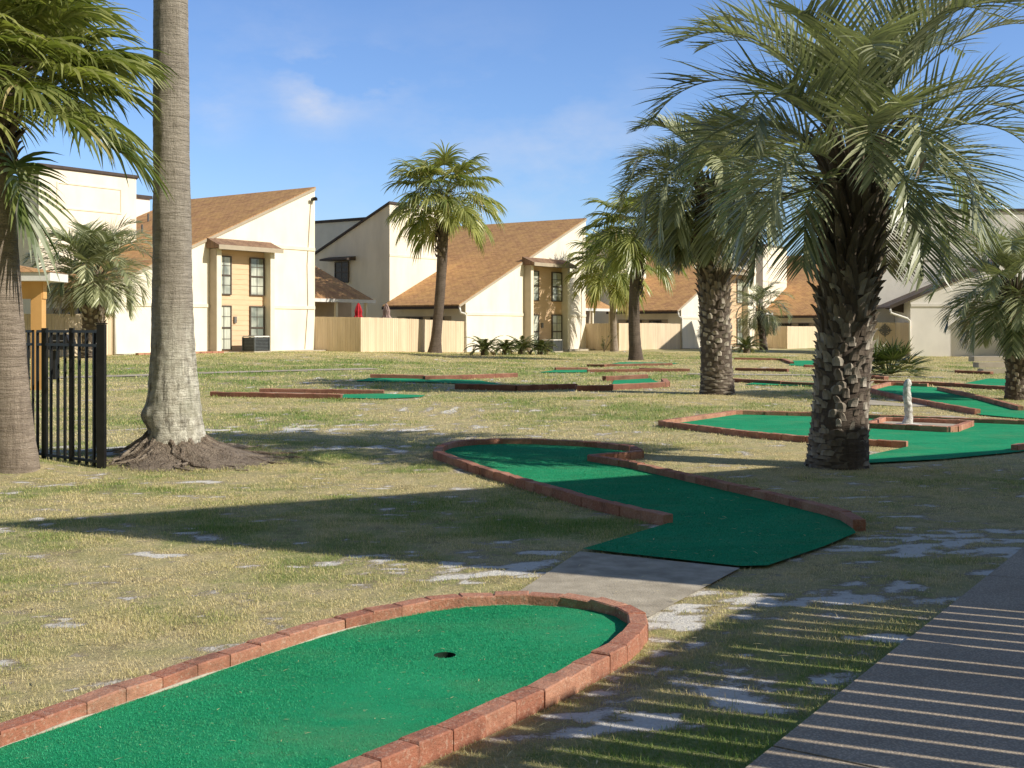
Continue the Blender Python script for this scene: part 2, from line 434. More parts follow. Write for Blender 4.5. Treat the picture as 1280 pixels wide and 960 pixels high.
# ------------------------------------------------------------------ mesh builder and tags
class MB:
    def __init__(s): s.v = []; s.f = []; s.t = []; s.sm = False
    def add(s, verts, faces, tint=.5):
        o = len(s.v)
        s.v.extend([tuple(p) for p in verts]); s.t.extend([tint]*len(verts))
        s.f.extend([tuple(o+i for i in f) for f in faces])
    def prism(s, poly, vec, tint=.5):
        n = len(poly); vec = Vector(vec)
        vs = [Vector(p) for p in poly]+[Vector(p)+vec for p in poly]
        s.add(vs, [tuple(range(n))[::-1], tuple(range(n, 2*n))]+[(i, (i+1) % n, n+(i+1) % n, n+i) for i in range(n)], tint)
    def box(s, o, a, b, c, tint=.5):
        o, a, b, c = map(Vector, (o, a, b, c))
        s.prism([o, o+a, o+a+b, o+b], c, tint)
    def abox(s, x0, x1, y0, y1, z0, z1, tint=.5):
        s.box((x0, y0, z0), (x1-x0, 0, 0), (0, y1-y0, 0), (0, 0, z1-z0), tint)
    def tube(s, pts, rad, n=8, tint=.5, cap=True):
        pts = [Vector(p) for p in pts]
        if not hasattr(rad, '__len__'): rad = [rad]*len(pts)
        rings = []
        for i, p in enumerate(pts):
            d = (pts[min(i+1, len(pts)-1)]-pts[max(i-1, 0)]).normalized()
            ref = Vector((0, 0, 1)) if abs(d.z) < .9 else Vector((1, 0, 0))
            x = d.cross(ref).normalized(); y = d.cross(x)
            rings += [p+(x*math.cos(2*math.pi*k/n)+y*math.sin(2*math.pi*k/n))*rad[i] for k in range(n)]
        fs = [(i*n+k, i*n+(k+1) % n, (i+1)*n+(k+1) % n, (i+1)*n+k) for i in range(len(pts)-1) for k in range(n)]
        if cap: fs += [tuple(range(n))[::-1], tuple((len(pts)-1)*n+k for k in range(n))]
        s.add(rings, fs, tint)
    def lathe(s, prof, n=24, c=(0, 0, 0), wob=None, tint=.5):
        """prof: (r, z, dx, dy)"""
        c = Vector(c); vs = []
        for i, q in enumerate(prof):
            r, z = q[0], q[1]; dx = q[2] if len(q) > 2 else 0; dy = q[3] if len(q) > 3 else 0
            for k in range(n):
                a = 2*math.pi*k/n; rr = r
                if wob: rr = r*(1+wob(a, z))
                vs.append(c+Vector((dx+rr*math.cos(a), dy+rr*math.sin(a), z)))
        fs = [(i*n+k, i*n+(k+1) % n, (i+1)*n+(k+1) % n, (i+1)*n+k) for i in range(len(prof)-1) for k in range(n)]
        fs.append(tuple((len(prof)-1)*n+k for k in range(n)))
        s.add(vs, fs, tint)
    def strip(s, base, d, wref, length, width, droop, nseg, tint, taper=.15, fold=0.):
        """one narrow leaf bending under its weight"""
        p = Vector(base); d = Vector(d).normalized(); vs = []
        for i in range(nseg+1):
            f = i/nseg
            ww = width*(.55+.9*f if f < .3 else .82*(1-((f-.3)/.7)**1.6)+taper*.2)
            x = d.cross(wref)
            x = x.normalized() if x.length > 1e-4 else Vector((1, 0, 0))
            vs += [p-x*ww*.5, p+x*ww*.5]
            p = p+d*(length/nseg)
            d = (d+Vector((0, 0, -droop/nseg))).normalized()
        s.add(vs, [(2*i, 2*i+1, 2*i+3, 2*i+2) for i in range(nseg)], tint)
    def build(s, name, mat, parent=None, smooth=False):
        me = bpy.data.meshes.new(name)
        off = parent_loc(parent)
        vs = [(a-off.x, b-off.y, c-off.z) for a, b, c in s.v]
        me.from_pydata(vs, [], s.f)
        at = me.attributes.new('tint', 'FLOAT', 'POINT'); at.data.foreach_set('value', s.t)
        me.materials.append(mat)
        if smooth: me.polygons.foreach_set('use_smooth', [True]*len(me.polygons))
        me.update()
        o = bpy.data.objects.new(name, me); COL.objects.link(o)
        if parent: o.parent = parent
        return o
def parent_loc(p):
    v = Vector((0, 0, 0))
    while p is not None: v = v+p.location; p = p.parent
    return v
def tag(o, label=None, cat=None, group=None, kind=None):
    for k, x in (('label', label), ('category', cat), ('group', group), ('kind', kind)):
        if x: o[k] = x
    return o
def thing(name, label, cat, loc, group=None):
    o = bpy.data.objects.new(name, None); o.empty_display_size = .2; COL.objects.link(o)
    o.location = loc
    return tag(o, label, cat, group)
def sheet(poly, zoff, step=.5, hole=None):
    """a surface draped over the terrain"""
    P = [Vector((p[0], p[1])) for p in poly]
    n0 = len(P)
    pts = []; edges = []
    for i in range(n0):
        a, b = P[i], P[(i+1) % n0]; k = max(1, int((b-a).length/step))
        for j in range(k): pts.append(a+(b-a)*(j/k))
    nb = len(pts)
    edges = [(i, (i+1) % nb) for i in range(nb)]
    xs = [p.x for p in P]; ys = [p.y for p in P]
    x = min(xs)+step*.5
    pl = np.array([[p.x, p.y] for p in pts])
    grid = [(a, b) for a in np.arange(min(xs)+step*.37, max(xs), step) for b in np.arange(min(ys)+step*.41, max(ys), step)]
    if grid:
        g = np.array(grid); ins = inside(g[:, 0], g[:, 1], [(p.x, p.y) for p in P])
        for (a, b), q in zip(grid, ins):
            if q and np.min(np.hypot(pl[:, 0]-a, pl[:, 1]-b)) > step*.3: pts.append(Vector((a, b)))
    v, e, f, *_ = delaunay_2d_cdt(pts, edges, [], 1, 1e-5)
    mb = MB()
    mb.add([(q.x, q.y, h(q.x, q.y)+zoff) for q in v], [tuple(t) for t in f])
    return mb
def inside(x, y, poly):
    r = np.zeros(len(x), bool); n = len(poly)
    for i in range(n):
        x1, y1 = poly[i][0], poly[i][1]; x2, y2 = poly[(i+1) % n][0], poly[(i+1) % n][1]
        if y1 == y2: continue
        c = ((y1 > y) != (y2 > y)) & (x < (x2-x1)*(y-y1)/(y2-y1)+x1)
        r ^= c
    return r

# ------------------------------------------------------------------ mini golf
def resample(pts, step):
    P = [Vector((p[0], p[1])) for p in pts]
    seg = [(P[i+1]-P[i]).length for i in range(len(P)-1)]; tot = sum(seg)
    n = max(1, round(tot/step)); out = []
    for k in range(n+1):
        d = tot*k/n; i = 0
        while i < len(seg)-1 and d > seg[i]: d -= seg[i]; i += 1
        out.append(P[i]+(P[i+1]-P[i])*(d/seg[i] if seg[i] else 0))
    return out
def smooth_poly(P, it=2):
    P = [Vector((p[0], p[1])) for p in P]
    for _ in range(it):
        Q = [P[0]]
        for a, b in zip(P[:-1], P[1:]): Q += [a*.75+b*.25, a*.25+b*.75]
        Q.append(P[-1]); P = Q
    return P
def offset_line(P, off):
    out = []
    for i, p in enumerate(P):
        d = (P[min(i+1, len(P)-1)]-P[max(i-1, 0)]).normalized()
        out.append(p+Vector((-d.y, d.x))*off)
    return out
def bricks(lines, parent, hgt=.10, wid=.10, ln=.205, rr=None, name='brick_border', sink=.05, mortar=True, bmat='brick'):
    rr = rr or rnd
    for line in lines:
        mb = MB(); mo = MB()
        S = resample(line, ln)
        for a, b in zip(S[:-1], S[1:]):
            d = (b-a); l = d.length; d = d/l; nn = Vector((-d.y, d.x))
            c = (a+b)*.5+nn*rr.uniform(-.003, .003)
            rot = rr.uniform(-.016, .016); d = (d+nn*rot).normalized(); nn = Vector((-d.y, d.x))
            hl = l/2-.0012; hw = wid/2; ch = .006
            zc = h(c.x, c.y); zt = zc+hgt+rr.uniform(-.003, .003); zb = zc-sink
            tilt = rr.uniform(-.005, .005)
            vs = []
            for (sx, sy, z) in ((hl, hw, zb), (hl, hw, zt-ch), (hl-ch, hw-ch, zt)):
                for qx, qy in ((-1, -1), (1, -1), (1, 1), (-1, 1)):
                    j = rr.uniform(-.002, .002)
                    q = c+d*(qx*sx+j)+nn*(qy*sy+j)
                    vs.append((q.x, q.y, z+tilt*qx+(h(q.x, q.y)-zc)))
            fs = [(i, (i+1) % 4, 4+(i+1) % 4, 4+i) for i in range(4)]+[(4+i, 4+(i+1) % 4, 8+(i+1) % 4, 8+i) for i in range(4)]+[(8, 9, 10, 11)]
            mb.add(vs, fs, rr.random())
        if mortar:
            w2 = wid/2-.012; A_ = offset_line(S, w2); B_ = offset_line(S, -w2); vs = []
            for a, b in zip(A_, B_): vs += [(a.x, a.y, h(a.x, a.y)-sink), (a.x, a.y, h(a.x, a.y)+hgt-.012), (b.x, b.y, h(b.x, b.y)+hgt-.012), (b.x, b.y, h(b.x, b.y)-sink)]
            mo.add(vs, [(4*i+j, 4*i+j+1, 4*i+j+5, 4*i+j+4) for i in range(len(S)-1) for j in range(3)])
        o = mb.build(name, M[bmat], parent)
        if mortar: tag(mo.build('mortar', M['mortar'], o))
    for line in lines:
        for p in resample(line, .12): NOCIRC.append((p.x, p.y, wid*.46))
    return
def lane(label, carpet, borders, hgt=.10, wid=.10, ln=.205, step=.4, group='mini golf holes edged in brick', name='mini_golf_hole', zoff=.014):
    c = sum((Vector((p[0], p[1])) for p in carpet), Vector((0, 0)))/len(carpet)
    t = thing(name, label, 'mini golf hole', (c.x, c.y, h(c.x, c.y)), group)
    sheet(carpet, zoff, step).build('putting_carpet', M['carpet'], t, True)
    NOGRASS.append([(p[0], p[1]) for p in carpet])
    if borders: bricks(borders, t, hgt, wid, ln, bmat='brick' if ln < .25 else 'brick_shaded_sides')
    return t
def PX(*pts): return [G2(*p) for p in pts]

# hole nearest the camera
lb = PX((0, 943), (100, 906), (200, 871), (300, 836), (400, 802), (470, 783), (530, 770), (590, 763), (640, 761))
d0 = (lb[0]-lb[1]).normalized()
lb = [lb[0]+d0*1.6]+lb
rb = PX((818, 792), (800, 818), (755, 848), (690, 884), (600, 925), (525, 960))
rb = offset_line(rb, -.06)
d1 = (rb[-1]-rb[-2]).normalized(); rb.append(rb[-1]+d1*1.6)
tp = PX((690, 763), (735, 768), (772, 776))
outer = offset_line(lb, .05)+offset_line(tp, .05)
full = smooth_poly(outer+rb, 2)
carp = [p for p in full]
near_hole = None
def disc_hole_lane():
    global near_hole
    cup = G(556, 825)
    c2 = cup.xy
    t = thing('mini_golf_hole', 'nearest green mini golf hole with round brick end and open cup', 'mini golf hole', (cup.x, cup.y, cup.z), 'mini golf holes edged in brick')
    # the carpet is draped with a round opening for the cup
    P = [Vector((p.x, p.y)) for p in offset_line(full, -.03)]
    P.append(P[-1]); 
    pts = resample(P, .12); pts = pts[:-1] if (pts[0]-pts[-1]).length < .02 else pts
    nb = len(pts); edges = [(i, (i+1) % nb) for i in range(nb)]
    k = 28; rad = .054
    ring = [c2+Vector((math.cos(2*math.pi*i/k), math.sin(2*math.pi*i/k)))*rad for i in range(k)]
    edges += [(nb+i, nb+(i+1) % k) for i in range(k)]
    allp = pts+ring
    xs = [p.x for p in pts]; ys = [p.y for p in pts]
    g = np.array([(a, b) for a in np.arange(min(xs), max(xs), .12) for b in np.arange(min(ys), max(ys), .12)])
    ins = inside(g[:, 0], g[:, 1], [(p.x, p.y) for p in pts])
    pl = np.array([[p.x, p.y] for p in allp])
    for (a, b), q in zip(g, ins):
        if q and math.hypot(a-c2.x, b-c2.y) > rad+.03 and np.min(np.hypot(pl[:, 0]-a, pl[:, 1]-b)) > .05: allp.append(Vector((a, b)))
    v, e, f, *_ = delaunay_2d_cdt(allp, edges, [], 1, 1e-6)
    mb = MB(); fs = []
    for t3 in f:
        cc = sum((v[i] for i in t3), Vector((0, 0)))/len(t3)
        if (cc-c2).length > rad*.985: fs.append(tuple(t3))
    mb.add([(q.x, q.y, h(q.x, q.y)+.025+.004*math.sin(q.x*3)*math.sin(q.y*2.3)) for q in v], fs)
    mb.build('putting_carpet', M['carpet'], t, True)
    cu = MB()
    z0 = cup.z+.022
    vs = [(c2.x+math.cos(2*math.pi*i/k)*r, c2.y+math.sin(2*math.pi*i/k)*r, z) for r, z in ((rad, z0), (rad, z0-.09)) for i in range(k)]
    cu.add(vs, [(i, k+i, k+(i+1) % k, (i+1) % k) for i in range(k)]+[tuple(range(k, 2*k))])
    cu.build('cup', simple('dark cup', (.012, .03, .018), None, .8), t)
    bricks([full], t, .082, .10, .2)
    for sgn, nm in ((-1, 'glue_line'),):
        gl = MB(); q = resample(offset_line(full, -.052), .05)
        gl.tube([(p.x, p.y, h(p.x, p.y)+.026+.003*mnoise.noise(Vector((p.x*9, p.y*9, 0)))) for p in q], [.0015+.016*max(0, mnoise.noise(Vector((p.x*3, p.y*3, 3)))) for p in q], 6)
        gl.build(nm, M['fallsand'], t)
    NOGRASS.append([(p.x, p.y) for p in full])
    near_hole = (c2, rad)
    return t
near_thing = disc_hole_lane()

# concrete pad between the holes
pad = PX((600, 772), (725, 690), (925, 711), (812, 772))
mb = sheet(pad, .006, .4); tag(mb.build('pavement', M['concrete']), kind='structure'); NOGRASS.append([(p.x, p.y) for p in pad])

# the zig zag hole
LB = offset_line(PX((546, 572), (600, 592), (665, 612), (740, 634), (835, 656)), .0)
BK = PX((546, 572), (552, 563), (580, 557.5), (640, 555), (735, 559), (790, 565))
JG = PX((792, 566), (800, 572), (738, 577.5))
RB = PX((738, 577.5), (790, 586), (850, 600), (960, 626), (1035, 645), (1060, 653), (1074, 663))
Zc = PX((835, 656), (740, 634), (665, 612), (600, 592), (546, 572), (552, 563), (580, 557.5), (640, 555), (735, 559), (790, 565), (738, 577.5), (790, 586), (850, 600), (960, 626),
        (1035, 645), (1060, 653), (1070, 668), (1030, 685), (960, 709), (925, 710), (728, 688))
tz = lane('zig zag green mini golf hole in brick edging beyond the concrete pad', Zc, [list(reversed(LB)), smooth_poly(BK, 1), JG[:2], JG[1:], RB], .085, .10, .2)

# the hole with the white post
FB = PX((826, 532.5), (880, 539), (940, 546.5), (1015, 553), (1134, 559.5))
BB = PX((826, 532), (920, 518.5), (1010, 521), (1140, 526), (1290, 532))
Pc = PX((826, 532), (920, 518.5), (1010, 521), (1140, 526), (1330, 533), (1330, 558), (1272, 566), (1180, 575), (1085, 580), (1040, 580), (1134, 559.5), (1015, 553), (940, 546.5), (880, 539))
EB = PX((1268, 564), (1330, 556))
lane('wide green mini golf hole around the square brick island beside the thick palm', Pc, [FB, BB, EB], .085, .10, .2)
isl = thing('brick_island', 'square red brick island on the green carpet holding the white post', 'planter', G(1145, 535))
IB = PX((1083, 536), (1192, 541.5), (1214, 533), (1105, 528.5), (1083, 536))
bricks([IB], isl, .10, .10, .21)
sheet(IB[:4], .035, .3).build('sand_fill', M['paleconc'], isl)
pp = G(1134.5, 533.5)
post = thing('white_post', 'knobbly white stone post standing on a pale base in the brick island', 'post', (pp.x, pp.y, pp.z))
mb = MB()
prof = []
for i in range(31):
    f = i/30; z = .04+f*.74
    r = .070+.016*mnoise.noise(Vector((f*6, 1.3, 0)))+.010*mnoise.noise(Vector((f*15, 7.3, 0)))-.012*f
    if f > .86: r = .062*math.sqrt(max(0.02, 1-((f-.86)/.14)**2))
    prof.append((r, pp.z+z, .018*math.sin(f*7), .01*math.cos(f*5)))
mb.lathe(prof, 20, (pp.x, pp.y, 0), lambda a, z: .22*mnoise.noise(Vector((math.cos(a)*1.3, math.sin(a)*1.3, z*9)))+.10*mnoise.noise(Vector((math.cos(a)*3, math.sin(a)*3, z*30))))
mb.build('shaft', M['whitestone'], post, True)
mb = MB(); mb.lathe([(.22, pp.z+.034), (.16, pp.z+.048), (.1, pp.z+.056), (.05, pp.z+.06)], 18, (pp.x, pp.y, 0), lambda a, z: .15*math.sin(3*a+1))
mb.build('base', M['whitestone'], post, True)

# right middle hole
lane('long green mini golf hole behind the white post, at the right', PX((1098, 484), (1135, 481.5), (1180, 486), (1275, 512), (1340, 519), (1340, 524), (1280, 524), (1225, 519), (1135, 499), (1088, 489)),
     [PX((1086, 490), (1130, 501), (1222, 518)), PX((1086, 489), (1112, 482), (1160, 484)), PX((1174, 488), (1225, 500), (1276, 514))], .095, .11, .22)
# far left hole
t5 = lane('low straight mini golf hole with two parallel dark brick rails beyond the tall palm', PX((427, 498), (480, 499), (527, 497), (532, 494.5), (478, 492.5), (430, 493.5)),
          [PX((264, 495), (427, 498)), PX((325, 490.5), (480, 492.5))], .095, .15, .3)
mb = sheet(PX((268, 494), (425, 497), (430, 493), (330, 490.5)), .01, 1); tag(mb.build('pavement', M['paleconc']), kind='structure')
# far middle holes
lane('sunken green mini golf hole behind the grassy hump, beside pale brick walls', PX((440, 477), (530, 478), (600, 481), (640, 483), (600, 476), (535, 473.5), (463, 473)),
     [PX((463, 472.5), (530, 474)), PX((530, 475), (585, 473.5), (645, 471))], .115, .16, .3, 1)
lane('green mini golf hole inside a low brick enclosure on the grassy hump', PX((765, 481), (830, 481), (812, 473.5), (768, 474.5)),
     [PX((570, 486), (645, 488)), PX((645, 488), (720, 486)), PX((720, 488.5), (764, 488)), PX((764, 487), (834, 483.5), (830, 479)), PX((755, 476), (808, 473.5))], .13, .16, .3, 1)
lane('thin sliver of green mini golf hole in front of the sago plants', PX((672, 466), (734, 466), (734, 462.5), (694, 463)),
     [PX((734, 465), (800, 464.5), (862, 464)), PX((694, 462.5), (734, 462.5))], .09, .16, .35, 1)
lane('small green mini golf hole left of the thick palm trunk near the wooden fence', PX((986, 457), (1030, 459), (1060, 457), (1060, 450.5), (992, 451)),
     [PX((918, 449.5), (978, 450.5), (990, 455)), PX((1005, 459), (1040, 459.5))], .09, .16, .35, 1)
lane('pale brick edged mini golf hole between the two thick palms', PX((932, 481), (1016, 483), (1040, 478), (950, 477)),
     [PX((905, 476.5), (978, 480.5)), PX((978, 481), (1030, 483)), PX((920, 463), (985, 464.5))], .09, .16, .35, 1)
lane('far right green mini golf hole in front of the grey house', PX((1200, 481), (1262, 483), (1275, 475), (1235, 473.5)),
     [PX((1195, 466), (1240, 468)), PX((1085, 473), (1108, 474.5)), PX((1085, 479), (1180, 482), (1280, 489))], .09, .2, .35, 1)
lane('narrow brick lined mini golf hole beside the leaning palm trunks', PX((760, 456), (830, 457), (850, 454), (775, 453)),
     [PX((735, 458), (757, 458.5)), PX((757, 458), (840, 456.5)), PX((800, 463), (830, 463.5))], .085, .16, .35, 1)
# pale steps at the far right
st = thing('stone_steps', 'short flight of pale slab steps on the grass before the grey house', 'steps', G(1250, 467))
gp = G(1250, 467)
for k in range(3):
    mb = MB(); z0 = gp.z+.2*k-.02
    mb.abox(gp.x-.55, gp.x+.9, gp.y+.38*k, gp.y+.38*k+.5, z0, z0+.17)
    mb.build('step', M['paleconc'], st)
# thin concrete paths on the far lawn
def ribbon(pxs, wid, mat, zoff=.01):
    P = smooth_poly(PX(*pxs), 1); a = offset_line(P, wid/2); b = offset_line(P, -wid/2)
    poly = a+b[::-1]
    NOGRASS.append([(p.x, p.y) for p in poly])
    return tag(sheet(poly, zoff, 1).build('path', mat), kind='structure')
ribbon([(-40, 474), (130, 471), (250, 466.5), (400, 462.5), (470, 461)], .7, M['concrete'])
ribbon([(860, 467.5), (960, 468.5), (1060, 470), (1180, 472)], .6, M['paleconc'])
ribbon([(590, 574), (600, 573)], .1, M['concrete'])
ribbon([(1060, 500), (1120, 507), (1180, 505)], .9, M['paleconc'], .006)
ribbon([(1020, 523.5), (1130, 523), (1200, 521)], .5, M['paleconc'], .006)

# the walk on the right
PD = Vector((.56, .828)).normalized(); PN = Vector((PD.y, -PD.x))
pe = G2(1125, 815)
mb = MB()
s = -9.0
for k in range(18):
    l = 1.5 if k else 1.2
    a = pe+PD*(s+.006); b = pe+PD*(s+1.82)
    q = [a, b, b+PN*1.55, a+PN*1.55]
    zz = .035+rnd.uniform(-.004, .004)
    mb.prism([(p.x, p.y, h(p.x, p.y)-.1) for p in q], (0, 0, .1+zz))
    s += 1.83
tag(mb.build('path', M['path']), kind='structure')
pq = [pe-PD*9+PN*.03, pe+PD*24+PN*.03, pe+PD*24+PN*1.57, pe-PD*9+PN*1.57]
NOGRASS.append([(p.x, p.y) for p in pq])

# ------------------------------------------------------------------ houses
class Fr:
    """a wall plane: origin, along, into"""
    def __init__(s, o, u, v): s.o = Vector(o); s.u = Vector(u).normalized(); s.v = Vector(v).normalized()
    def p(s, u, v, z): return s.o+s.u*u+s.v*v+Vector((0, 0, z))
    def u_at(s, px, v=0):
        o = s.o+s.v*v; a = (px-CX)/F
        return (a*o.y-o.x)/(s.u.x-a*s.u.y)
    def box(s, mb, u0, u1, v0, v1, z0, z1, tint=.5):
        mb.box(s.p(u0, v0, z0), s.u*(u1-u0), s.v*(v1-v0), (0, 0, z1-z0), tint)
def window(fr, u0, u1, z0, z1, v, parent, nx=2, dark=False):
    """sash window facing -v"""
    mb = MB(); t = .055
    for a, b, c, d in ((u0, u0+t, z0, z1), (u1-t, u1, z0, z1), (u0+t, u1-t, z0, z0+t), (u0+t, u1-t, z1-t, z1)): fr.box(mb, a, b, v-.06, v+.02, c, d)
    zm = (z0+z1)/2
    fr.box(mb, u0+t, u1-t, v-.05, v+.02, zm-.04, zm+.04)
    for k in range(1, nx): fr.box(mb, u0+(u1-u0)*k/nx-.014, u0+(u1-u0)*k/nx+.014, v-.035, v+.0, z0+t, zm-.04); fr.box(mb, u0+(u1-u0)*k/nx-.014, u0+(u1-u0)*k/nx+.014, v-.035, v+.0, zm+.04, z1-t)
    for zz in ((z0+zm)/2, (zm+z1)/2): fr.box(mb, u0+t, u1-t, v-.031, v+.004, zz-.014, zz+.014)
    w = mb.build('window', M['bronze'], parent)
    mb = MB(); fr.box(mb, u0+t, u1-t, v-.02, v+.01, z0+t, z1-t)
    mb.build('pane', M['darkglass' if dark else 'glass'], w)
    return w
SLOPE = .435
def townhouse(P0, zb, W, label, bay, he=2.75, vent=None, wtop=None):
    fr = Fr((P0[0], P0[1], zb), U, V)
    t = thing('townhouse', label, 'townhouse', (P0[0], P0[1], zb), 'cream townhouses in a stepped row')
    hp = he+SLOPE*W
    D = 10.6
    # front block, sheer gable face on v = 0
    mb = MB()
    mb.prism([fr.p(0, 0, -.6), fr.p(W, 0, -.6), fr.p(W, 0, hp), fr.p(0, 0, he)], V*D)
    mb.build('wall', M['cream'], t); mb = MB()
    # stepped back tower
    td = 7.5; TW = 5.1; th = hp+.28
    mb.prism([fr.p(.02, 5.5, -.6), fr.p(.02, 5.5+td, -.6), fr.p(.02, 5.5+td, th-.45*td), fr.p(.02, 5.5, th)], U*TW)
    mb.build('tower_wall', M['cream'], t)
    mb = MB(); fr.box(mb, 4.9, 10, 10.9, 17, -.6, hp+.1); o = mb.build('rear_wing', M['grey'], t)
    mb = MB(); fr.box(mb, 4.8, 10.1, 10.8, 17.1, hp+.103, hp+.28); mb.build('parapet_cap', M['darkbrown'], o)
    # main roof
    oh = .65
    def slab(mb, u0, u1, v0, v1, z0, th_):
        a = fr.p(u0, v0, z0); b = fr.p(u1, v0, z0+SLOPE*(u1-u0))
        mb.prism([a, b, b+Vector((0, 0, th_)), a+Vector((0, 0, th_))], V*(v1-v0))
    mb = MB(); slab(mb, -oh, W+.02, -.04, 5.46, he-SLOPE*oh+.01, .14); slab(mb, TW+.08, W+.02, 5.463, D+.1, he+SLOPE*(TW+.08)+.01, .14)
    rf = mb.build('roof', M['shingle'], t)
    mb = MB(); slab(mb, -oh, W+.0, -.075, -.043, he-SLOPE*oh-.02, .135); mb.build('rake_board', M['tan'], rf)
    for uu, vv in ((6.2, 6.5), (4.6, 7.2), (8.0, 8.4)):
        mb = MB(); z = he+SLOPE*uu+.1; mb.tube([fr.p(uu, vv, z), fr.p(uu, vv, z+.45)], .05, 8); mb.build('vent_pipe', M['acgrey'], rf)
    # gutter and downspout at the low eave
    mb = MB(); fr.box(mb, -oh-.12, -oh-.003, -.1, 5.4, he-SLOPE*oh-.08, he-SLOPE*oh+.07)
    mb.build('fascia', M['darkbrown'], t)
    mb = MB(); mb.tube([fr.p(-oh-.05, -.14, he-SLOPE*oh-.02), fr.p(-oh+.02, -.14, he-SLOPE*oh-.28), fr.p(-.25, -.11, he-.62), fr.p(-.06, -.09, he-.72), fr.p(-.06, -.09, -.2)], .055, 8)
    mb.build('downspout', M['white'], t, True)
    # tower roof and trims
    mb = MB()
    a = fr.p(-.12, 5.4, th+.045+.003); 
    mb.prism([a, fr.p(-.12, 5.5+td+.2, th+.048-.45*(td+.3)), fr.p(-.12, 5.5+td+.2, th+.17-.45*(td+.3)), fr.p(-.12, 5.4, th+.17)], U*(TW+.2))
    mb.build('tower_roof', M['darkbrown'], t)
    mb = MB()
    zt = th-2.95
    fr.box(mb, .0, TW, 5.47, 5.498, zt, zt+.12)
    for q in ((.9, 4.3, th-1.75, th-1.68), (.9, 4.3, th-.62, th-.55), (.9, .97, th-1.68, th-.62), (4.23, 4.3, th-1.68, th-.62)): fr.box(mb, q[0], q[1], 5.465, 5.498, q[2], q[3])
    mb.build('trim', M['creamtrim'], t)
    # side openings under the low eave
    mb = MB(); fr.box(mb, -.03, -.002, 1.0, 4.9, -.1, 2.0); mb.build('porch_wall', M['tan'], t)
    side = Fr(fr.p(0, 4.6, 0), -V, U)
    window(side, .4, 1.6, 1.0, 1.95, -.06, t, 2, True)
    window(side, 2.2, 3.1, 1.0, 1.95, -.06, t, 2, True)
    tw = Fr(fr.p(0, 10.6, 0), -V, U)
    window(tw, .9, 2.0, 4.0, 5.25, -.06, t, 2, True)
    mb = MB()
    mb.prism([tw.p(.3, -.002, 5.55), tw.p(.3, -.75, 5.4), tw.p(.3, -.75, 5.3), tw.p(.3, -.002, 5.3)], tw.u*2.2); mb.build('pent_roof', M['darkbrown'], t)
    # the bay: two fins, lap siding, four windows, a pent roof
    b0, b1, zr = bay
    tw2 = .26; dep = .5
    mb = MB(); fr.box(mb, b1, b1+tw2, -dep, -.002, -.5, zr); mb.build('bay_fin', M['creamtrim'], t)
    mb = MB(); fr.box(mb, b0, b0+tw2, -dep, -.002, -.5, zr); fin = mb.build('bay_fin', M['creamtrim'], t)
    mb = MB(); fr.box(mb, b0-.025, b0-.002, -dep+.012, -.004, -.5, zr-.02); mb.build('fin_shade_face', M['tan'], fin)  # tan plate puts shade into the colour of the fin's side
    mb = MB()
    k = 0; z = -.4; s0 = b0+tw2+.003; s1 = b1-.003
    while z < zr-.05:
        z1 = min(z+.235, zr-.004)
        mb.prism([fr.p(s0, -.06, z), fr.p(s0, -.045, z1), fr.p(s0, -.003, z1), fr.p(s0, -.003, z)], U*(s1-s0)); z += .235
    mb.build('siding', M['siding'], t)
    ww = min(1.15, (s1-s0)*.3)
    for u0 in (s0+.03, s1-ww-.03):
        for z0, z1 in ((zr-2.05, zr-.28), (.12, 2.15)):
            window(fr, u0, u0+ww, z0, z1, -.075, t, 2)
    mb = MB()
    mb.prism([fr.p(b0-.2, -.003, zr+.5), fr.p(b0-.2, -dep-.35, zr+.14), fr.p(b0-.2, -dep-.35, zr+.02), fr.p(b0-.2, -.003, zr+.02)], U*(b1-b0+tw2+.4))
    pr = mb.build('pent_roof', M['pent'], t)
    mb = MB(); fr.box(mb, b0-.2, b1+tw2+.2, -dep-.38, -dep-.353, zr-.05, zr+.15); mb.build('fascia', M['tan'], pr)
    # string courses
    mb = MB()
    for q in ((.05, b0-.05, 2.05, 2.2), (b1+tw2+.1, W-.02, 2.05, 2.2), (b1+tw2+.1, W-.02, zr+.25, zr+.4)):
        mb = MB(); fr.box(mb, q[0], q[1], -.05, -.002, q[2], q[3]); mb.build('string_course', M['creamtrim'], t)
    # porch lamp, floodlight, hose bib
    mb = MB(); fr.box(mb, W-.25, W-.1, -.28, -.003, hp-.55, hp-.42); mb.tube([fr.p(W-.35, -.2, hp-.5), fr.p(W-.2, -.32, hp-.42)], [.09, .05], 8); mb.build('floodlight', M['black'], t)
    mb = MB(); mb.tube([fr.p(W-.3, -.03, hp-.6), fr.p(W-.55, -.03, 4.2), fr.p(W-.5, -.03, 2.2), fr.p(W-.7, -.03, .1)], .016, 6); mb.build('cable', M['tan'], t)
    um = (s0+s1)/2-.4
    mb = MB(); fr.box(mb, um, um+.14, -.14, -.05, 1.35, 1.65); mb.build('wall_lamp', M['iron'], t)
    # porch on the far side
    pe0, pe1 = W+.03, W+5.4
    mb = MB()
    mb.prism([fr.p(pe0, 1.0, 2.5), fr.p(pe0, 6.4, 2.5+.445*5.4), fr.p(pe0, 6.4, 2.64+.445*5.4), fr.p(pe0, 1.0, 2.64)], U*(pe1-pe0))
    pr = mb.build('porch_roof', M['shingle'], t)
    mb = MB(); fr.box(mb, pe0, pe1+.1, .93, .997, 2.46, 2.63); mb.build('fascia', M['white'], pr)
    for q in (pe1-.5, pe0+2.6):
        mb = MB(); fr.box(mb, q, q+.14, 1.1, 1.24, -.3, 2.49); mb.build('porch_post', M['creamtrim'], t)
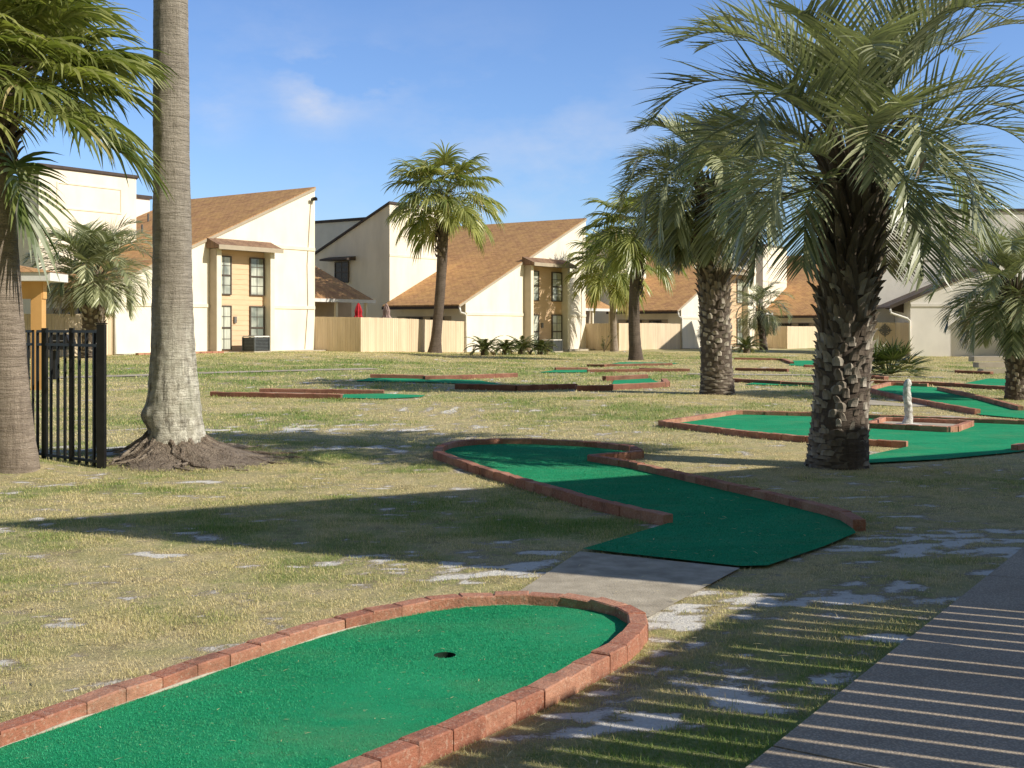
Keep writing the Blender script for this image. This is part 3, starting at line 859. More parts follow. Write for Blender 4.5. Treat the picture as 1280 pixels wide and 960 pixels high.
    mb = MB(); fr.box(mb, pe0, pe1+.3, 2.9, 3.1, -.5, 3.3); pw = mb.build('porch_wall', M['tan'], t)
    mb = MB(); fr.box(mb, pe0+.7, pe0+2.5, 2.84, 2.897, -.1, 2.0); dr = mb.build('door', M['white'], t)
    mb = MB(); fr.box(mb, pe0+.85, pe0+1.55, 2.81, 2.837, .2, 1.88); fr.box(mb, pe0+1.68, pe0+2.35, 2.81, 2.837, .2, 1.88); mb.build('pane', M['darkglass'], dr)
    mb = MB(); fr.box(mb, pe0+.25, pe0+.4, 2.72, 2.897, 1.75, 2.05); mb.build('wall_lamp', M['black'], t)
    # slab at the foot of the wall
    mb = MB(); fr.box(mb, -.1, W+.1, -.7, -.003, -.25, .05); mb.build('footing', M['paleconc'], t)
    return t, fr
def base(x, y): return h(x, y)-.02
P1 = Vector(((144-CX)/F*48, 48)); step = Vector((13.9, 15.0))
HS = []
names = ['cream townhouse with peach siding bay right behind the tall bare palm trunk', 'cream townhouse with sago plants along its foot, right of the red umbrella yard',
         'cream townhouse half hidden behind the leaning palm trunks and thick palm', 'farthest cream townhouse, glimpsed beside the thickest palm trunk']
for i in range(4):
    P = P1+step*i
    fr0 = Fr((P.x, P.y, 0), U, V)
    zb = base(P.x, P.y)
    W = (11.5, 12.35, 12.3, 12.3)[i]
    if i == 0: b0, b1, zr = fr0.u_at(262), fr0.u_at(329), zat(311, P.y+U.y*5)-zb
    elif i == 1: b0, b1, zr = fr0.u_at(655), fr0.u_at(701), zat(333, P.y+U.y*7)-zb
    else: b0, b1, zr = 6.1, 9.7, 5.3
    HS.append(townhouse(P, zb, W, names[i], (b0, b1, zr), he=(2.95, 2.75, 2.75, 2.75)[i]))

def board_run(mb, a, b, top, bot=.3, bw=.145, face=None):
    a = Vector(a); b = Vector(b); d = (b-a); l = d.length; d.normalize(); n = Vector((-d.y, d.x, 0))
    k = int(l/bw); ww = l/k
    for i in range(k):
        p = a+d*(ww*i+.006); z0 = h(p.x, p.y)
        mb.box((p.x, p.y, z0-bot), d*(ww-.012), n*.022*(1 if i % 2 else 1.25), (0, 0, top+bot+rnd.uniform(-.006, .006)), rnd.random())
    # rails and backing
    p = a+n*.034; z0 = min(h(a.x, a.y), h(b.x, b.y))
    for zz in (.3, top-.3): mb.box((p.x, p.y, z0+zz), d*l, n*.04, (0, 0, .09))
flabels = ['tan board fence behind the black metal fence, by the small palm', 'tan board fence in front of the red umbrella, between the first two townhouses',
           'tan board fence behind the two slender palms right of the second house', 'tan board fence between the two thick palm trunks, far back']
for i in range(4):
    P = P1+step*i
    a = P-U.xy*8.3; b = P-U.xy*.02
    q = (P-step+U.xy*((11.5, 11.5, 12.35, 12.3)[i])) if i else a+V.xy*2.6
    c = a
    f = thing('board_fence', flabels[i], 'fence', (a.x, a.y, h(a.x, a.y)), 'tan board fences around the back yards')
    mb = MB(); board_run(mb, (a.x, a.y, 0), (b.x, b.y, 0), 1.68); mb.build('fence_panel', M['fence'], f)
    mb = MB(); board_run(mb, (q.x, q.y, 0), (a.x, a.y, 0), 1.68); mb.build('fence_panel', M['fence'], f)
    if i == 1:
        for dd, lab, mt, hh in ((4.4, 'closed red patio umbrella poking above the tan fence', 'redfab', 2.4), (7.1, 'closed faded pink patio umbrella above the tan fence', 'pinkfab', 2.45)):
            q2 = Vector((c.x, c.y))+U.xy*(dd-2.2)+V.xy*(1.4 if mt == 'pinkfab' else 2.0)
            t = fr0
            pxw = 448 if mt == 'redfab' else 483
            fq = Fr((c.x, c.y, 0), U, V); vv = 1.2 if mt == 'redfab' else 1.7
            q2 = fq.p(fq.u_at(pxw, vv), vv, 0); z = h(q2.x, q2.y)
            um = thing('patio_umbrella', lab, 'patio umbrella', (q2.x, q2.y, z))
            mb = MB(); mb.tube([(q2.x, q2.y, z), (q2.x, q2.y, z+hh+.06)], .025, 8); mb.lathe([(.25, z), (.25, z+.06), (.05, z+.08)], 14, (q2.x, q2.y, 0)); mb.build('pole', M['iron'], um)
            mb = MB(); prof = [(.24, z+hh-1.35), (.27, z+hh-1.1), (.23, z+hh-.75), (.15, z+hh-.6), (.17, z+hh-.4), (.10, z+hh-.15), (.03, z+hh)]
            mb.lathe(prof, 16, (q2.x, q2.y, 0), lambda a, zz: .16*math.cos(a*8)); mb.build('canopy', M[mt], um)

# air conditioners
def ac_unit(px, fr, v_, label):
    p = fr.p(fr.u_at(px, v_), v_, 0); p.z = h(p.x, p.y); t = thing('air_conditioner', label, 'air conditioner', p, 'outdoor condenser units')
    z = p.z; u = U*.45; v = V*.4
    def bx(mb, k, z0, z1): mb.box(p-u*k-v*k+Vector((0, 0, z0)), u*2*k, v*2*k, (0, 0, z1-z0))
    mb = MB(); bx(mb, 1.12, -.1, .06); mb.build('pad', M['paleconc'], t)
    mb = MB(); bx(mb, .93, .063, .66); mb.build('coil', M['black'], t)
    mb = MB()
    for k in range(9): bx(mb, .97, .1+k*.065, .13+k*.065)
    for su in (-1, 1):
        for sv in (-1, 1): mb.box(p+u*su*.97+v*sv*.97-U*.03-V*.03+Vector((0, 0, .063)), U*.06, V*.06, (0, 0, .62))
    mb.build('louvre_guard', M['acgrey'], t)
    mb = MB(); bx(mb, 1.0, .69, .74); c = mb.build('cover', M['greytrim'], t)
    mb = MB()
    for k in range(4):
        r = .1+.08*k; mb.tube([p+Vector((r*math.cos(a*math.pi/10), r*math.sin(a*math.pi/10), .765)) for a in range(21)], .008, 5, cap=False)
    mb.build('fan_guard', M['black'], c)
ac_unit(320, HS[0][1], -1.1, 'dark air conditioner at the foot of the first peach siding bay')
ac_unit(690, HS[1][1], -1.1, 'dark air conditioner beside the sago plants')

# grey house on the right
def grey_house():
    y0 = 63.5; x0 = (1138-CX)/F*y0
    zb = h(x0, y0)-.02
    u = Vector((1, -.04, 0)).normalized(); v = Vector((.04, 1, 0)).normalized()
    fr = Fr((x0, y0, zb), u, v)
    t = thing('grey_townhouse', 'pale grey stucco townhouse with flat top at the far right', 'townhouse', (x0, y0, zb))
    eo = -1.15; ez = zat(384, y0)-zb; sl_ = .42
    mb = MB()
    mb.prism([fr.p(0, 0, -.5), fr.p(7.5, 0, -.5), fr.p(7.5, 0, ez+sl_*(7.5-eo)-.1), fr.p(0, 0, ez-sl_*eo-.1)], v*2.9)
    ht = zat(265, y0+3)-zb
    mb.prism([fr.p(-1.3, 3.0, -.5), fr.p(11, 3.0, -.5), fr.p(11, 3.0, ht), fr.p(-1.3, 3.0, ht)], v*9)
    mb.build('wall', M['grey'], t)
    mb = MB(); fr.box(mb, -1.4, 11.1, 2.9, 12.1, ht+.003, ht+.16); mb.build('parapet_cap', M['darkbrown'], t)
    mb = MB()
    def sl(u0, u1, v0, v1, z, th):
        a = fr.p(u0, v0, z); b = fr.p(u1, v0, z+sl_*(u1-u0)); mb.prism([a, b, b+Vector((0, 0, th)), a+Vector((0, 0, th))], v*(v1-v0))
    sl(eo, 7.6, -.1, 2.96, ez-.05, .10); rf = mb.build('roof', M['greyshingle'], t)
    mb = MB(); sl(eo, 7.6, -.16, -.104, ez-.10, .20); mb.build('rake_board', M['darkbrown'], rf)
    mb = MB(); mb.prism([fr.p(-.01, 1.2, ez-sl_*eo-.12), fr.p(eo+.1, 1.2, ez-.06), fr.p(-.01, 1.2, ez-.3)], v*.05); mb.build('soffit', M['darkbrown'], rf)
    mb = MB(); mb.tube([fr.p(eo, -.18, ez-.1), fr.p(eo+.05, -.18, ez-.32), fr.p(-.2, -.12, ez-.62), fr.p(-.06, -.1, ez-.75), fr.p(-.06, -.1, 0)], .06, 8); mb.build('downspout', M['white'], t, True)
    mb = MB()
    fr.box(mb, -1.2, 10.9, 2.93, 2.998, ht-2.75, ht-2.6)
    for q in ((-.5, 3.6, ht-1.6, ht-1.5), (-.5, 3.6, ht-.32, ht-.22), (-.5, -.4, ht-1.5, ht-.32), (3.5, 3.6, ht-1.5, ht-.32)): fr.box(mb, q[0], q[1], 2.93, 2.998, q[2], q[3])
    fr.box(mb, .02, 7.4, -.055, -.002, 2.75, 2.9)
    mb.build('string_course', M['greytrim'], t)
    # projecting block added and sized to throw a shadow on the wall
    x1 = fr.u_at(1266)
    mb = MB(); fr.box(mb, x1, x1+6, -1.25, -.003, -.5, 4.0); mb.build('bay', M['grey'], t)
    mb = MB(); fr.box(mb, x1-.06, x1+6, -1.31, -.06, 4.003, 4.12); mb.build('wall_cap', M['greytrim'], t)
    # grey-lit board fence with an iron medallion
    f = thing('board_fence', 'weathered board fence carrying the round iron medallion', 'fence', fr.p(-3, 1, 0))
    mb = MB(); board_run(mb, fr.p(-3.6, 1.0, 0), fr.p(-.5, 1.0, 0), 1.85); mb.build('fence_panel', M['fence'], f)
    mb = MB(); board_run(mb, fr.p(-.5, .97, 0), fr.p(-.02, -.05, 0), 1.85); mb.build('fence_panel', M['fence'], f)
    c = fr.p(fr.u_at(1106, 1.0), .93, zat(413, fr.p(0, 1, 0).y)-zb)
    md = thing('medallion', 'dark iron flower medallion hung on the weathered board fence', 'wall ornament', c)
    mb = MB()
    for k in range(8):
        a = k*math.pi/4; r = .4 if k % 2 == 0 else .26
        tip = c+Vector((math.cos(a)*r, 0, math.sin(a)*r)); l = c+Vector((math.cos(a+.35)*r*.6, 0, math.sin(a+.35)*r*.6)); rr_ = c+Vector((math.cos(a-.35)*r*.6, 0, math.sin(a-.35)*r*.6))
        mb.prism([c, rr_, tip, l], (0, .02, 0))
    mb.tube([c+Vector((math.cos(a*math.pi/12)*.27, .006, math.sin(a*math.pi/12)*.27)) for a in range(25)], .022, 6)
    mb.build('petals', M['iron'], md)
grey_house()

# orange cabana post and roof behind the left palm
g = G(48, 487)
cab = thing('cabana', 'orange posted cabana with white fascia behind the left palm trunk', 'cabana', g)
cz = g.z
mb = MB()
mb.abox(g.x-.13, g.x+.13, g.y-.13, g.y+.13, cz-.1, zat(352, g.y)); mb.build('post', M['orange'], cab)
mb = MB(); mb.abox(g.x-3.2, g.x-2.94, g.y-.13, g.y+.13, cz-.1, zat(352, g.y)); mb.build('post', M['orange'], cab)
mb = MB(); zt = zat(362, g.y); mb.abox(g.x-3.4, g.x+.16, g.y-.11, g.y+.11, zt-.22, zt+.19); mb.build('beam', M['orange'], cab)
mb = MB(); zt = zat(352, g.y); mb.prism([(g.x-3.8, g.y-.55, zt+.0), (g.x+.5, g.y-.55, zt), (g.x+.5, g.y-.55, zt+.2), (g.x-3.8, g.y-.55, zt+.2)], (0, 1.1, 0)); mb.build('fascia', M['white'], cab)
mb = MB(); zt += .203
mb.add([(g.x-3.8, g.y-.6, zt), (g.x+.52, g.y-.6, zt), (g.x+.52, g.y+.58, zt), (g.x-3.8, g.y+.58, zt), (g.x-1.64, g.y+.1, zt+.4)], [(0, 1, 4), (1, 2, 4), (2, 3, 4), (3, 0, 4), (3, 2, 1, 0)])
mb.build('roof', M['shingle'], cab)

# park grill behind the black fence
g = G(68, 474); gz = g.z
gr = thing('park_grill', 'black pedestal grill standing behind the black metal fence', 'grill', g)
s = F/g.y
mb = MB(); mb.tube([(g.x, g.y, gz), (g.x, g.y, zat(438, g.y))], .09, 10); mb.build('pedestal', M['black'], gr)
mb = MB(); zb, zt = zat(437, g.y), zat(418, g.y)
mb.prism([(g.x-.12, g.y-.25, zb), (g.x+.42, g.y-.25, zb), (g.x+.50, g.y-.25, zb+.18), (g.x+.42, g.y-.25, zt), (g.x-.0, g.y-.25, zt), (g.x-.16, g.y-.25, zb+.2)], (0, .5, 0)); mb.build('firebox', M['black'], gr)
mb = MB(); mb.tube([(g.x+.0, g.y-.3, zb+.24), (g.x+.4, g.y-.3, zb+.24)], .02, 6); mb.build('handle', M['iron'], gr)

# black metal fence
fa = G(127, 584); fe = G(47, 573)
fen = thing('metal_fence', 'black metal picket fence between the two left palms', 'fence', fa)
zt = EYE-.01
def metal_run(a, b, n, w_, zb_off, posts):
    mb = MB(); a = Vector((a[0], a[1])); b = Vector((b[0], b[1])); d = (b-a).normalized(); nn = Vector((-d.y, d.x))
    for i in range(n+1):
        p = a+(b-a)*(i/n)
        mb = MB(); mb.box((p.x-d.x*w_/2-nn.x*w_/2, p.y-d.y*w_/2-nn.y*w_/2, h(p.x, p.y)-.06), (d.x*w_, d.y*w_, 0), (nn.x*w_, nn.y*w_, 0), (0, 0, zt-h(p.x, p.y)+.03))
        mb.build('picket', M['black'], fen)
    for z in (zt-.03, zt-.19, .1):
        rails = MB()
        za = z if z > .5 else h(a.x, a.y)+.06
        zb2 = z if z > .5 else h(b.x, b.y)+.06
        p = a-nn*.016
        q = b-nn*.016
        rails.add([(p.x, p.y, za-.016), (q.x, q.y, zb2-.016), (q.x, q.y, zb2+.016), (p.x, p.y, za+.016),
                   (p.x+nn.x*.032, p.y+nn.y*.032, za-.016), (q.x+nn.x*.032, q.y+nn.y*.032, zb2-.016), (q.x+nn.x*.032, q.y+nn.y*.032, zb2+.016), (p.x+nn.x*.032, p.y+nn.y*.032, za+.016)],
                  [(0, 1, 2, 3), (7, 6, 5, 4), (0, 4, 5, 1), (3, 2, 6, 7)])
        rails.build('rail', M['black'], fen)
a = fa.xy; b = fe.xy
metal_run(a, b, 9, .028, 0, None)
away = Vector((-.18, .98)); 
a2 = a+Vector((-.03, .1)); b2 = Vector((G(38, 575).x, a.y+1.9))
metal_run(a2+Vector((-.02, .0)), b2, 12, .026, 0, None)
c1 = b+(b-a).normalized()*2.6
metal_run(b+(b-a).normalized()*.11, c1, 22, .024, 0, None)
for p, wdt in ((a, .085), (a+(b-a)*.88, .06), (a+(b-a)*.45, .05)):
    mb = MB(); mb.abox(p.x-wdt/2, p.x+wdt/2, p.y-wdt/2, p.y+wdt/2, h(p.x, p.y)-.1, zt+(.05 if wdt > .08 else .01))
    o = mb.build('fence_post', M['black'], fen)
    if wdt > .08:
        mb = MB(); zz = zt+.053; mb.prism([(p.x-.05, p.y-.05, zz), (p.x+.05, p.y-.05, zz), (p.x+.05, p.y+.05, zz), (p.x-.05, p.y+.05, zz)], (0, 0, .015)); mb.build('post_cap', M['black'], o)

# ------------------------------------------------------------------ palms
def sph(az, el): return Vector((math.cos(az)*math.cos(el), math.sin(az)*math.cos(el), math.sin(el)))
def pinnate(mb, ms, o, az, el, ln, curl, leaf, n, rr, tint=.5, dead=0., wid=.03, pet=.2, vee=.55, seg=3, rach=.018, stiff=1.):
    """arching feather frond: mb leaflets, ms midrib"""
    p = Vector(o); k = 22; pts = [p.copy()]; dirs = []
    e = el; a = az
    sw = rr.uniform(-.25, .25)
    for i in range(k):
        f = i/k
        d = sph(a, e); dirs.append(d)
        p = p+d*(ln/k); pts.append(p.copy())
        e -= curl/k*(.35+1.5*f)
        if e < -1.5: e = -1.5
        a += sw/k
    dirs.append(dirs[-1])
    ms.tube(pts, [rach*(1-.85*i/k) for i in range(k+1)], 5, tint+dead)
    for j in range(n):
        f = pet+(1-pet)*(j+.5)/n
        x = f*k; i = min(int(x), k-1); q = pts[i].lerp(pts[i+1], x-i); d = dirs[i].lerp(dirs[i+1], x-i).normalized()
        side = d.cross(Vector((0, 0, 1)))
        side = side.normalized() if side.length > .05 else sph(a+math.pi/2, 0)
        upv = side.cross(d).normalized()
        g = (f-pet)/(1-pet)
        ll = leaf*(.45+.75*math.sin(math.pi*min(1, .18+.82*g))**.7)*(1-.45*g**4)
        fw = .75+.5*g
        for sgn in (-1, 1):
            v_ = vee+rr.uniform(-.15, .15)
            dd = (d*fw+side*sgn*math.cos(v_)+upv*math.sin(v_)+Vector((rr.uniform(-.05, .05), rr.uniform(-.05, .05), rr.uniform(-.05, .05)))).normalized()
            tt = min(1, max(0, tint+rr.uniform(-.42, .42)))
            if dead or rr.random() < .015: tt = 1.6+rr.random()*.4
            mb.strip(q, dd, upv+side*sgn*.3+Vector((rr.uniform(-.5, .5), rr.uniform(-.5, .5), rr.uniform(-.5, .5))), ll*rr.uniform(.88, 1.08), wid, rr.uniform(.5, 1.4)*stiff, seg, tt)
def fan(mb, ms, o, az, el, pet, blade, n, rr, tint=.5, dead=0., wid=.045, droop=.9, seg=4, curl=.5):
    """costapalmate fan leaf"""
    p = Vector(o); e = el; pts = [p.copy()]
    for i in range(8):
        p = p+sph(az, e)*(pet/8); pts.append(p.copy()); e -= curl/8
    ms.tube(pts, [.022-.001*i for i in range(9)], 5, tint+dead)
    d = sph(az, e); side = d.cross(Vector((0, 0, 1))).normalized(); upv = side.cross(d)
    for j in range(n):
        s_ = (j+.5)/n*2-1
        ang = s_*2.15
        costa = d*(blade*.42*(1-abs(s_))**1.2)-Vector((0, 0, 1))*(blade*.22*(1-abs(s_)))
        q = p+costa
        dd = d*math.cos(ang)+side*math.sin(ang)+upv*(.32+.16*abs(s_))*(1 if not dead else -.2)
        dd = dd-Vector((0, 0, .35*(1-abs(s_))))+Vector((rr.uniform(-.06, .06), rr.uniform(-.06, .06), rr.uniform(-.06, .06)))
        ll = blade*(.86-.28*abs(s_)**2)*rr.uniform(.88, 1.08)
        tt = min(1, max(0, tint+rr.uniform(-.22, .22)))
        if dead or rr.random() < .02: tt = 1.6+rr.random()*.4
        mb.strip(q, dd, upv*(1 if j % 2 else .7)+side*(.5 if j % 2 else -.5), ll, wid, droop*rr.uniform(.7, 1.35)*(1 if not dead else 2.2), seg, tt)
def trunk_mesh(base_, top, r0, r1, flare, rr, n=28, rows=90, ringamp=.02, ringn=60, bend=(0, 0), noisy=.04, notch=None):
    mb = MB(); b = Vector(base_); t_ = Vector(top); hgt = t_.z-b.z; prof = []; sd = rr.uniform(0, 50)
    for i in range(rows+1):
        f = i/rows
        r = r0+(r1-r0)*f+flare*math.exp(-f*hgt/(.65 if notch else .45))
        r *= 1+ringamp*1.6*mnoise.noise(Vector((f*ringn*1.7, 3.1, sd)))+.03*mnoise.noise(Vector((f*hgt*1.1, 8.8, sd)))
        prof.append((r, b.z-.15+(hgt+.15)*f, (t_.x-b.x)*f+bend[0]*math.sin(math.pi*f), (t_.y-b.y)*f+bend[1]*math.sin(math.pi*f)))
    def dent(a, z):
        if not notch: return 0
        k = math.exp(-((z-b.z-.30)/.10)**2)*math.exp(-((a-3.65)/.5)**2)*.34
        k2 = math.exp(-((z-b.z-.52)/.12)**2)*math.exp(-((a-3.5)/.7)**2)*.13
        fr_ = math.exp(-max(0, z-b.z)/1.0)
        return -k+k2+fr_*(.07*mnoise.noise(Vector((math.cos(a)*5, math.sin(a)*5, z*5)))+.035*mnoise.noise(Vector((math.cos(a)*13, math.sin(a)*13, z*11))))
    mb.lathe(prof, n, (b.x, b.y, 0), lambda a, z: dent(a, z)+noisy*(mnoise.noise(Vector((math.cos(a)*1.4, math.sin(a)*1.4, z*1.5+sd)))+.6*mnoise.noise(Vector((math.cos(a)*4, math.sin(a)*4, z*7+sd)))))
    return mb
def boots(mb, base_, axis_top, r_of, z0, z1, count, rr, len0, len1, w0, w1, out0, out1, shade=(.2, .9), thick=.035):
    """spiral of persistent leaf bases along the trunk"""
    b = Vector(base_); t_ = Vector(axis_top)
    for i in range(count):
        f = i/max(1, count-1)
        z = z0+(z1-z0)*f; g = (z-b.z)/(t_.z-b.z)
        a = i*2.39996+rr.uniform(-.15, .15)
        c = Vector((b.x+(t_.x-b.x)*g, b.y+(t_.y-b.y)*g, z))
        er = Vector((math.cos(a), math.sin(a), 0)); et = Vector((-math.sin(a), math.cos(a), 0)); ez = Vector((0, 0, 1))
        l = (len0+(len1-len0)*f)*rr.uniform(.8, 1.25); wd = (w0+(w1-w0)*f)*rr.uniform(.85, 1.2); oo = (out0+(out1-out0)*f)*rr.uniform(.7, 1.3)
        r = r_of(z)*.93
        k = 4; vs = []
        tw = rr.uniform(-.3, .3); tipr = rr.random()
        for s_ in range(k+1):
            q = s_/k
            pc = c+er*(r+oo*q**1.6)+ez*(l*(q-.25*q*q)-.05)+et*(tw*l*q)
            ww = wd*(1-.12*q-(.45+.3*tipr)*q**3); th = thick*(1.25-.6*q)
            for sx, sz in ((-1, -.2), (-.45, 1), (.45, 1), (1, -.2)):
                vs.append(pc+et*(ww*.5*sx)+er*(th*sz))
        fs = [(s_*4+m, s_*4+(m+1) % 4, s_*4+4+(m+1) % 4, s_*4+4+m) for s_ in range(k) for m in range(4)]+[tuple(k*4+m for m in range(4))]
        mb.add(vs, fs, shade[0]+(shade[1]-shade[0])*rr.random()**1.8)

def pindo(px, py, label, top_px, rad, seed, nf=44, ln=2.5, leaf=.55, nl=46, bushy=1., elmin=0, wid=.026, group='feather leaved palms', flareb=1., nboot=150, bundle=1., stiff=1.):
    rr = random.Random(seed)
    b = G(px, py); cy = b.y
    tp = Vector(((top_px[0]-CX)/F*cy, cy, zat(top_px[1], cy)))
    t = thing('feather_palm', label, 'palm tree', b, group)
    NOCIRC.append((b.x, b.y, rad*1.1))
    hgt = tp.z-b.z
    trunk_mesh(b, tp+Vector((0, 0, -.1)), rad, rad*.86, .085*flareb, rr, 26, 70, .03, 22, noisy=.06).build('trunk', M['barkdark'], t, True)
    r_of = lambda z: rad*(1-.12*(z-b.z)/hgt)
    mb = MB(); boots(mb, b, tp, r_of, b.z+hgt*.09, b.z+hgt*.66, int(nboot), rr, .10, .22, .15*rad/.33, .17*rad/.33, .03, .10, (.0, 1.))
    mb.build('leaf_bases', M['boot'], t)
    mb = MB(); boots(mb, b, tp, lambda z: rad*(1+.2*math.exp(-(z-b.z)/.3)), b.z-.02, b.z+hgt*.13, int(nboot*.35), rr, .05, .09, .30*rad/.33, .22*rad/.33, .015, .04, (.0, .6), .03)
    mb.build('foot_scales', M['boot'], t)
    mb = MB(); boots(mb, b, tp, r_of, b.z+hgt*.42, tp.z, int(nboot*.75*bundle), rr, .30, .80, .14*rad/.33, .10*rad/.33, .08, .30*bundle, (.0, 1.), .034)
    mb.build('cut_stalks', M['bootdark'], t)
    cb = MB(); ms = MB()
    for i in range(nf):
        f = i/(nf-1)
        az = i*2.39996+rr.uniform(-.2, .2)
        el = R(86-(86-elmin)*f**bushy+rr.uniform(-8, 8))
        l = ln*(.78+.30*math.sin(math.pi*min(1, f+.25)))*rr.uniform(.92, 1.08)
        curl = R(92+52*f+rr.uniform(-15, 20))
        o = tp+Vector((math.cos(az)*.12, math.sin(az)*.12, .1-.35*f))
        pinnate(cb, ms, o, az, el, l, curl, leaf, nl, rr, .35+.6*rr.random(), 1. if (f > .93 and i % 2) else 0., wid, .24, .5, 3, .020, stiff)
    c = cb.build('crown', M['pindo'], t); ms.build('midribs', M['pindo'], c)
    return t
def sabal(px, py, label, top_px, r0, r1, seed, nf=34, pet=1.1, blade=1.1, n=34, mat='barkdark', flare=.12, boot=True, group='fan leaved palms', wid=.045, ringn=60, bend=(0, 0), droop=.9, skirt=0, low=-60, seg=4, extra=()):
    rr = random.Random(seed)
    b = G(px, py); cy = b.y
    tp = Vector(((top_px[0]-CX)/F*cy, cy, zat(top_px[1], cy)))
    t = thing('fan_palm', label, 'palm tree', b, group)
    NOCIRC.append((b.x, b.y, r0*1.3))
    trunk_mesh(b, tp, r0, r1, flare, rr, 72 if mat == 'barkmossy' else 28, 420 if mat == 'barkmossy' else 110, .012, ringn, bend, notch=mat == 'barkmossy').build('trunk', M[mat], t, True)
    hgt = tp.z-b.z
    if boot:
        mb = MB(); boots(mb, b, tp, lambda z: r1*1.05, tp.z-hgt*boot, tp.z+.1, 90, rr, .25, .55, .15*r1/.2, .09*r1/.2, .07, .30, (.1, .9), .03)
        mb.build('leaf_bases', M['bootdark'], t)
    cb = MB(); ms = MB()
    for i in range(nf):
        f = i/(nf-1); az = i*2.39996+rr.uniform(-.25, .25)
        el = R(82+(low-82)*f+rr.uniform(-9, 9))
        o = tp+Vector((math.cos(az)*.1, math.sin(az)*.1, .15-.3*f))
        fan(cb, ms, o, az, el, pet*rr.uniform(.85, 1.15), blade*rr.uniform(.88, 1.1), n, rr, .25+.55*rr.random(), 1. if f > 1-skirt else 0., wid, droop, seg)
    for az, el, pt in extra: fan(cb, ms, tp-Vector((0, 0, .25)), az, R(el), pt, blade, n, rr, .2, 0, wid, .9, seg)
    c = cb.build('crown', M['sabal'], t); ms.build('stalks', M['sabal'], c)
    return t, b, tp

pindo(1046, 582, 'thickest feather palm with shaggy trunk at the right, nearest of the feather palms', (1070, 205), .30, 11, 46, 2.5, .78, 36, .95, 10, .040, nboot=260, bundle=1.2, stiff=.35)
pindo(897, 492, 'second thick feather palm, left of the thickest one', (888, 238), .36, 23, 60, 2.35, .85, 40, .75, -30, .055, nboot=190, bundle=1.2, stiff=.7)
pindo(1272, 499, 'squat feather palm cut by the right picture edge', (1270, 365), .22, 31, 46, 2.0, .62, 38, .9, -8, .045, nboot=110, stiff=.7)
pindo(117, 447, 'small grey green feather palm behind the black fence', (117, 348), .42, 41, 44, 2.7, .9, 32, 1, 5, .065, nboot=90, bundle=.8, stiff=.7)
pindo(955, 437, 'thin distant palm right of the second thick palm', (950, 386), .25, 43, 26, 2.4, .9, 24, .8, -25, .06, nboot=40)
sabal(20, 583, 'leafy fan palm at the left edge, by the black fence', (-14, 118), .20, .19, 51, 66, .82, 1.0, 50, 'barkbrown', .07, .2, wid=.055, ringn=34, low=16, droop=1.45, seg=5, extra=((-.25, -44, .62),))
t, b, tp = sabal(217, 570, 'tall bare palm trunk with flared mossy base at the left', (210, -560), .245, .165, 53, 30, 1.2, 1.2, 30, 'barkmossy', .26, False, wid=.05, ringn=85, low=-60)
# flared foot and root mass of the tall palm
rr = random.Random(5)
mb = MB(); prof = []
for i in range(26):
    f = i/25
    prof.append((1.45-1.10*f**.6, b.z-.05+.27*math.exp(-(1.10-1.10*f**.6)/.34)-.03*(1-f), .34*(1-f), -.08*(1-f)))
mb.lathe(prof, 60, (b.x, b.y, 0), lambda a, z: .16*mnoise.noise(Vector((math.cos(a)*2.2, math.sin(a)*2.2, z*2)))+.07*mnoise.noise(Vector((math.cos(a)*9, math.sin(a)*9, z*9)))+.035*mnoise.noise(Vector((math.cos(a)*22, math.sin(a)*22, z*22))), .4)
mb.build('root_mass', M['root'], t, True)
mb = MB()
for i in range(1800):
    a = rr.uniform(0, 6.283); f = rr.random(); r = 1.45-1.10*f**.6+rr.uniform(-.05, .05)
    p = Vector((b.x+.40*(1-f)+r*math.cos(a), b.y-.1*(1-f)+r*math.sin(a), b.z-.05+.27*math.exp(-(1.10-1.10*f**.6)/.34)-.03*(1-f)+.01))
    mb.strip(p, Vector((math.cos(a)+rr.uniform(-.8, .8), math.sin(a)+rr.uniform(-.8, .8), rr.uniform(0, .5))), Vector((0, 0, 1)), rr.uniform(.05, .2), .008, 1.2, 2, rr.random())
for i in range(160):   # torn bark fibres at the notch on the left
    p = Vector((b.x-.33+rr.uniform(-.06, .1), b.y-.15+rr.uniform(-.12, .1), b.z+.42+rr.uniform(-.16, .14)))
    mb.strip(p, Vector((-1+rr.uniform(-.5, .5), rr.uniform(-.8, .3), rr.uniform(-.6, .7))), Vector((0, 0, 1)), rr.uniform(.04, .12), .012, .8, 2, rr.random()*.4)
mb.build('root_fibres', M['root'], t)
for i in range(26):   # surface roots running out of the foot
    a = i*2.4+rr.uniform(-.3, .3); ln_ = rr.uniform(.5, 1.0)+.5*max(0, math.cos(a)); pts = []; a0 = a
    for q in range(12):
        f = q/11; r_ = .30+ln_*f; a0 += rr.uniform(-.09, .09)
        x_, y_ = b.x+r_*math.cos(a0)+.10*f, b.y+r_*math.sin(a0)
        pts.append((x_, y_, h(x_, y_)+.30*math.exp(-(r_-.30)/.30)-.01+rr.uniform(-.012, .012)))
    mb = MB(); mb.tube(pts, [.034*(1-f*.75/11)+rr.uniform(-.006, .006) for f in range(12)], 6, rr.random()); mb.build('root', M['root'], t, True)
NOCIRC.append((b.x+.12, b.y, .55))
sabal(543, 440.8, 'single fan palm standing before the tan fence of the second townhouse', (555, 247), .25, .27, 61, 44, 1.5, 1.65, 46, 'barkdark', .18, .38, wid=.10, ringn=40, bend=(.10, 0), low=-28, droop=1.7, seg=5)
sabal(795, 450, 'taller of the two slender dark palms right of the second townhouse', (799, 290), .26, .20, 67, 40, 1.15, 1.4, 40, 'barkdark', .12, .5, wid=.09, ringn=40, bend=(-.15, 0), low=-30, droop=1.6)
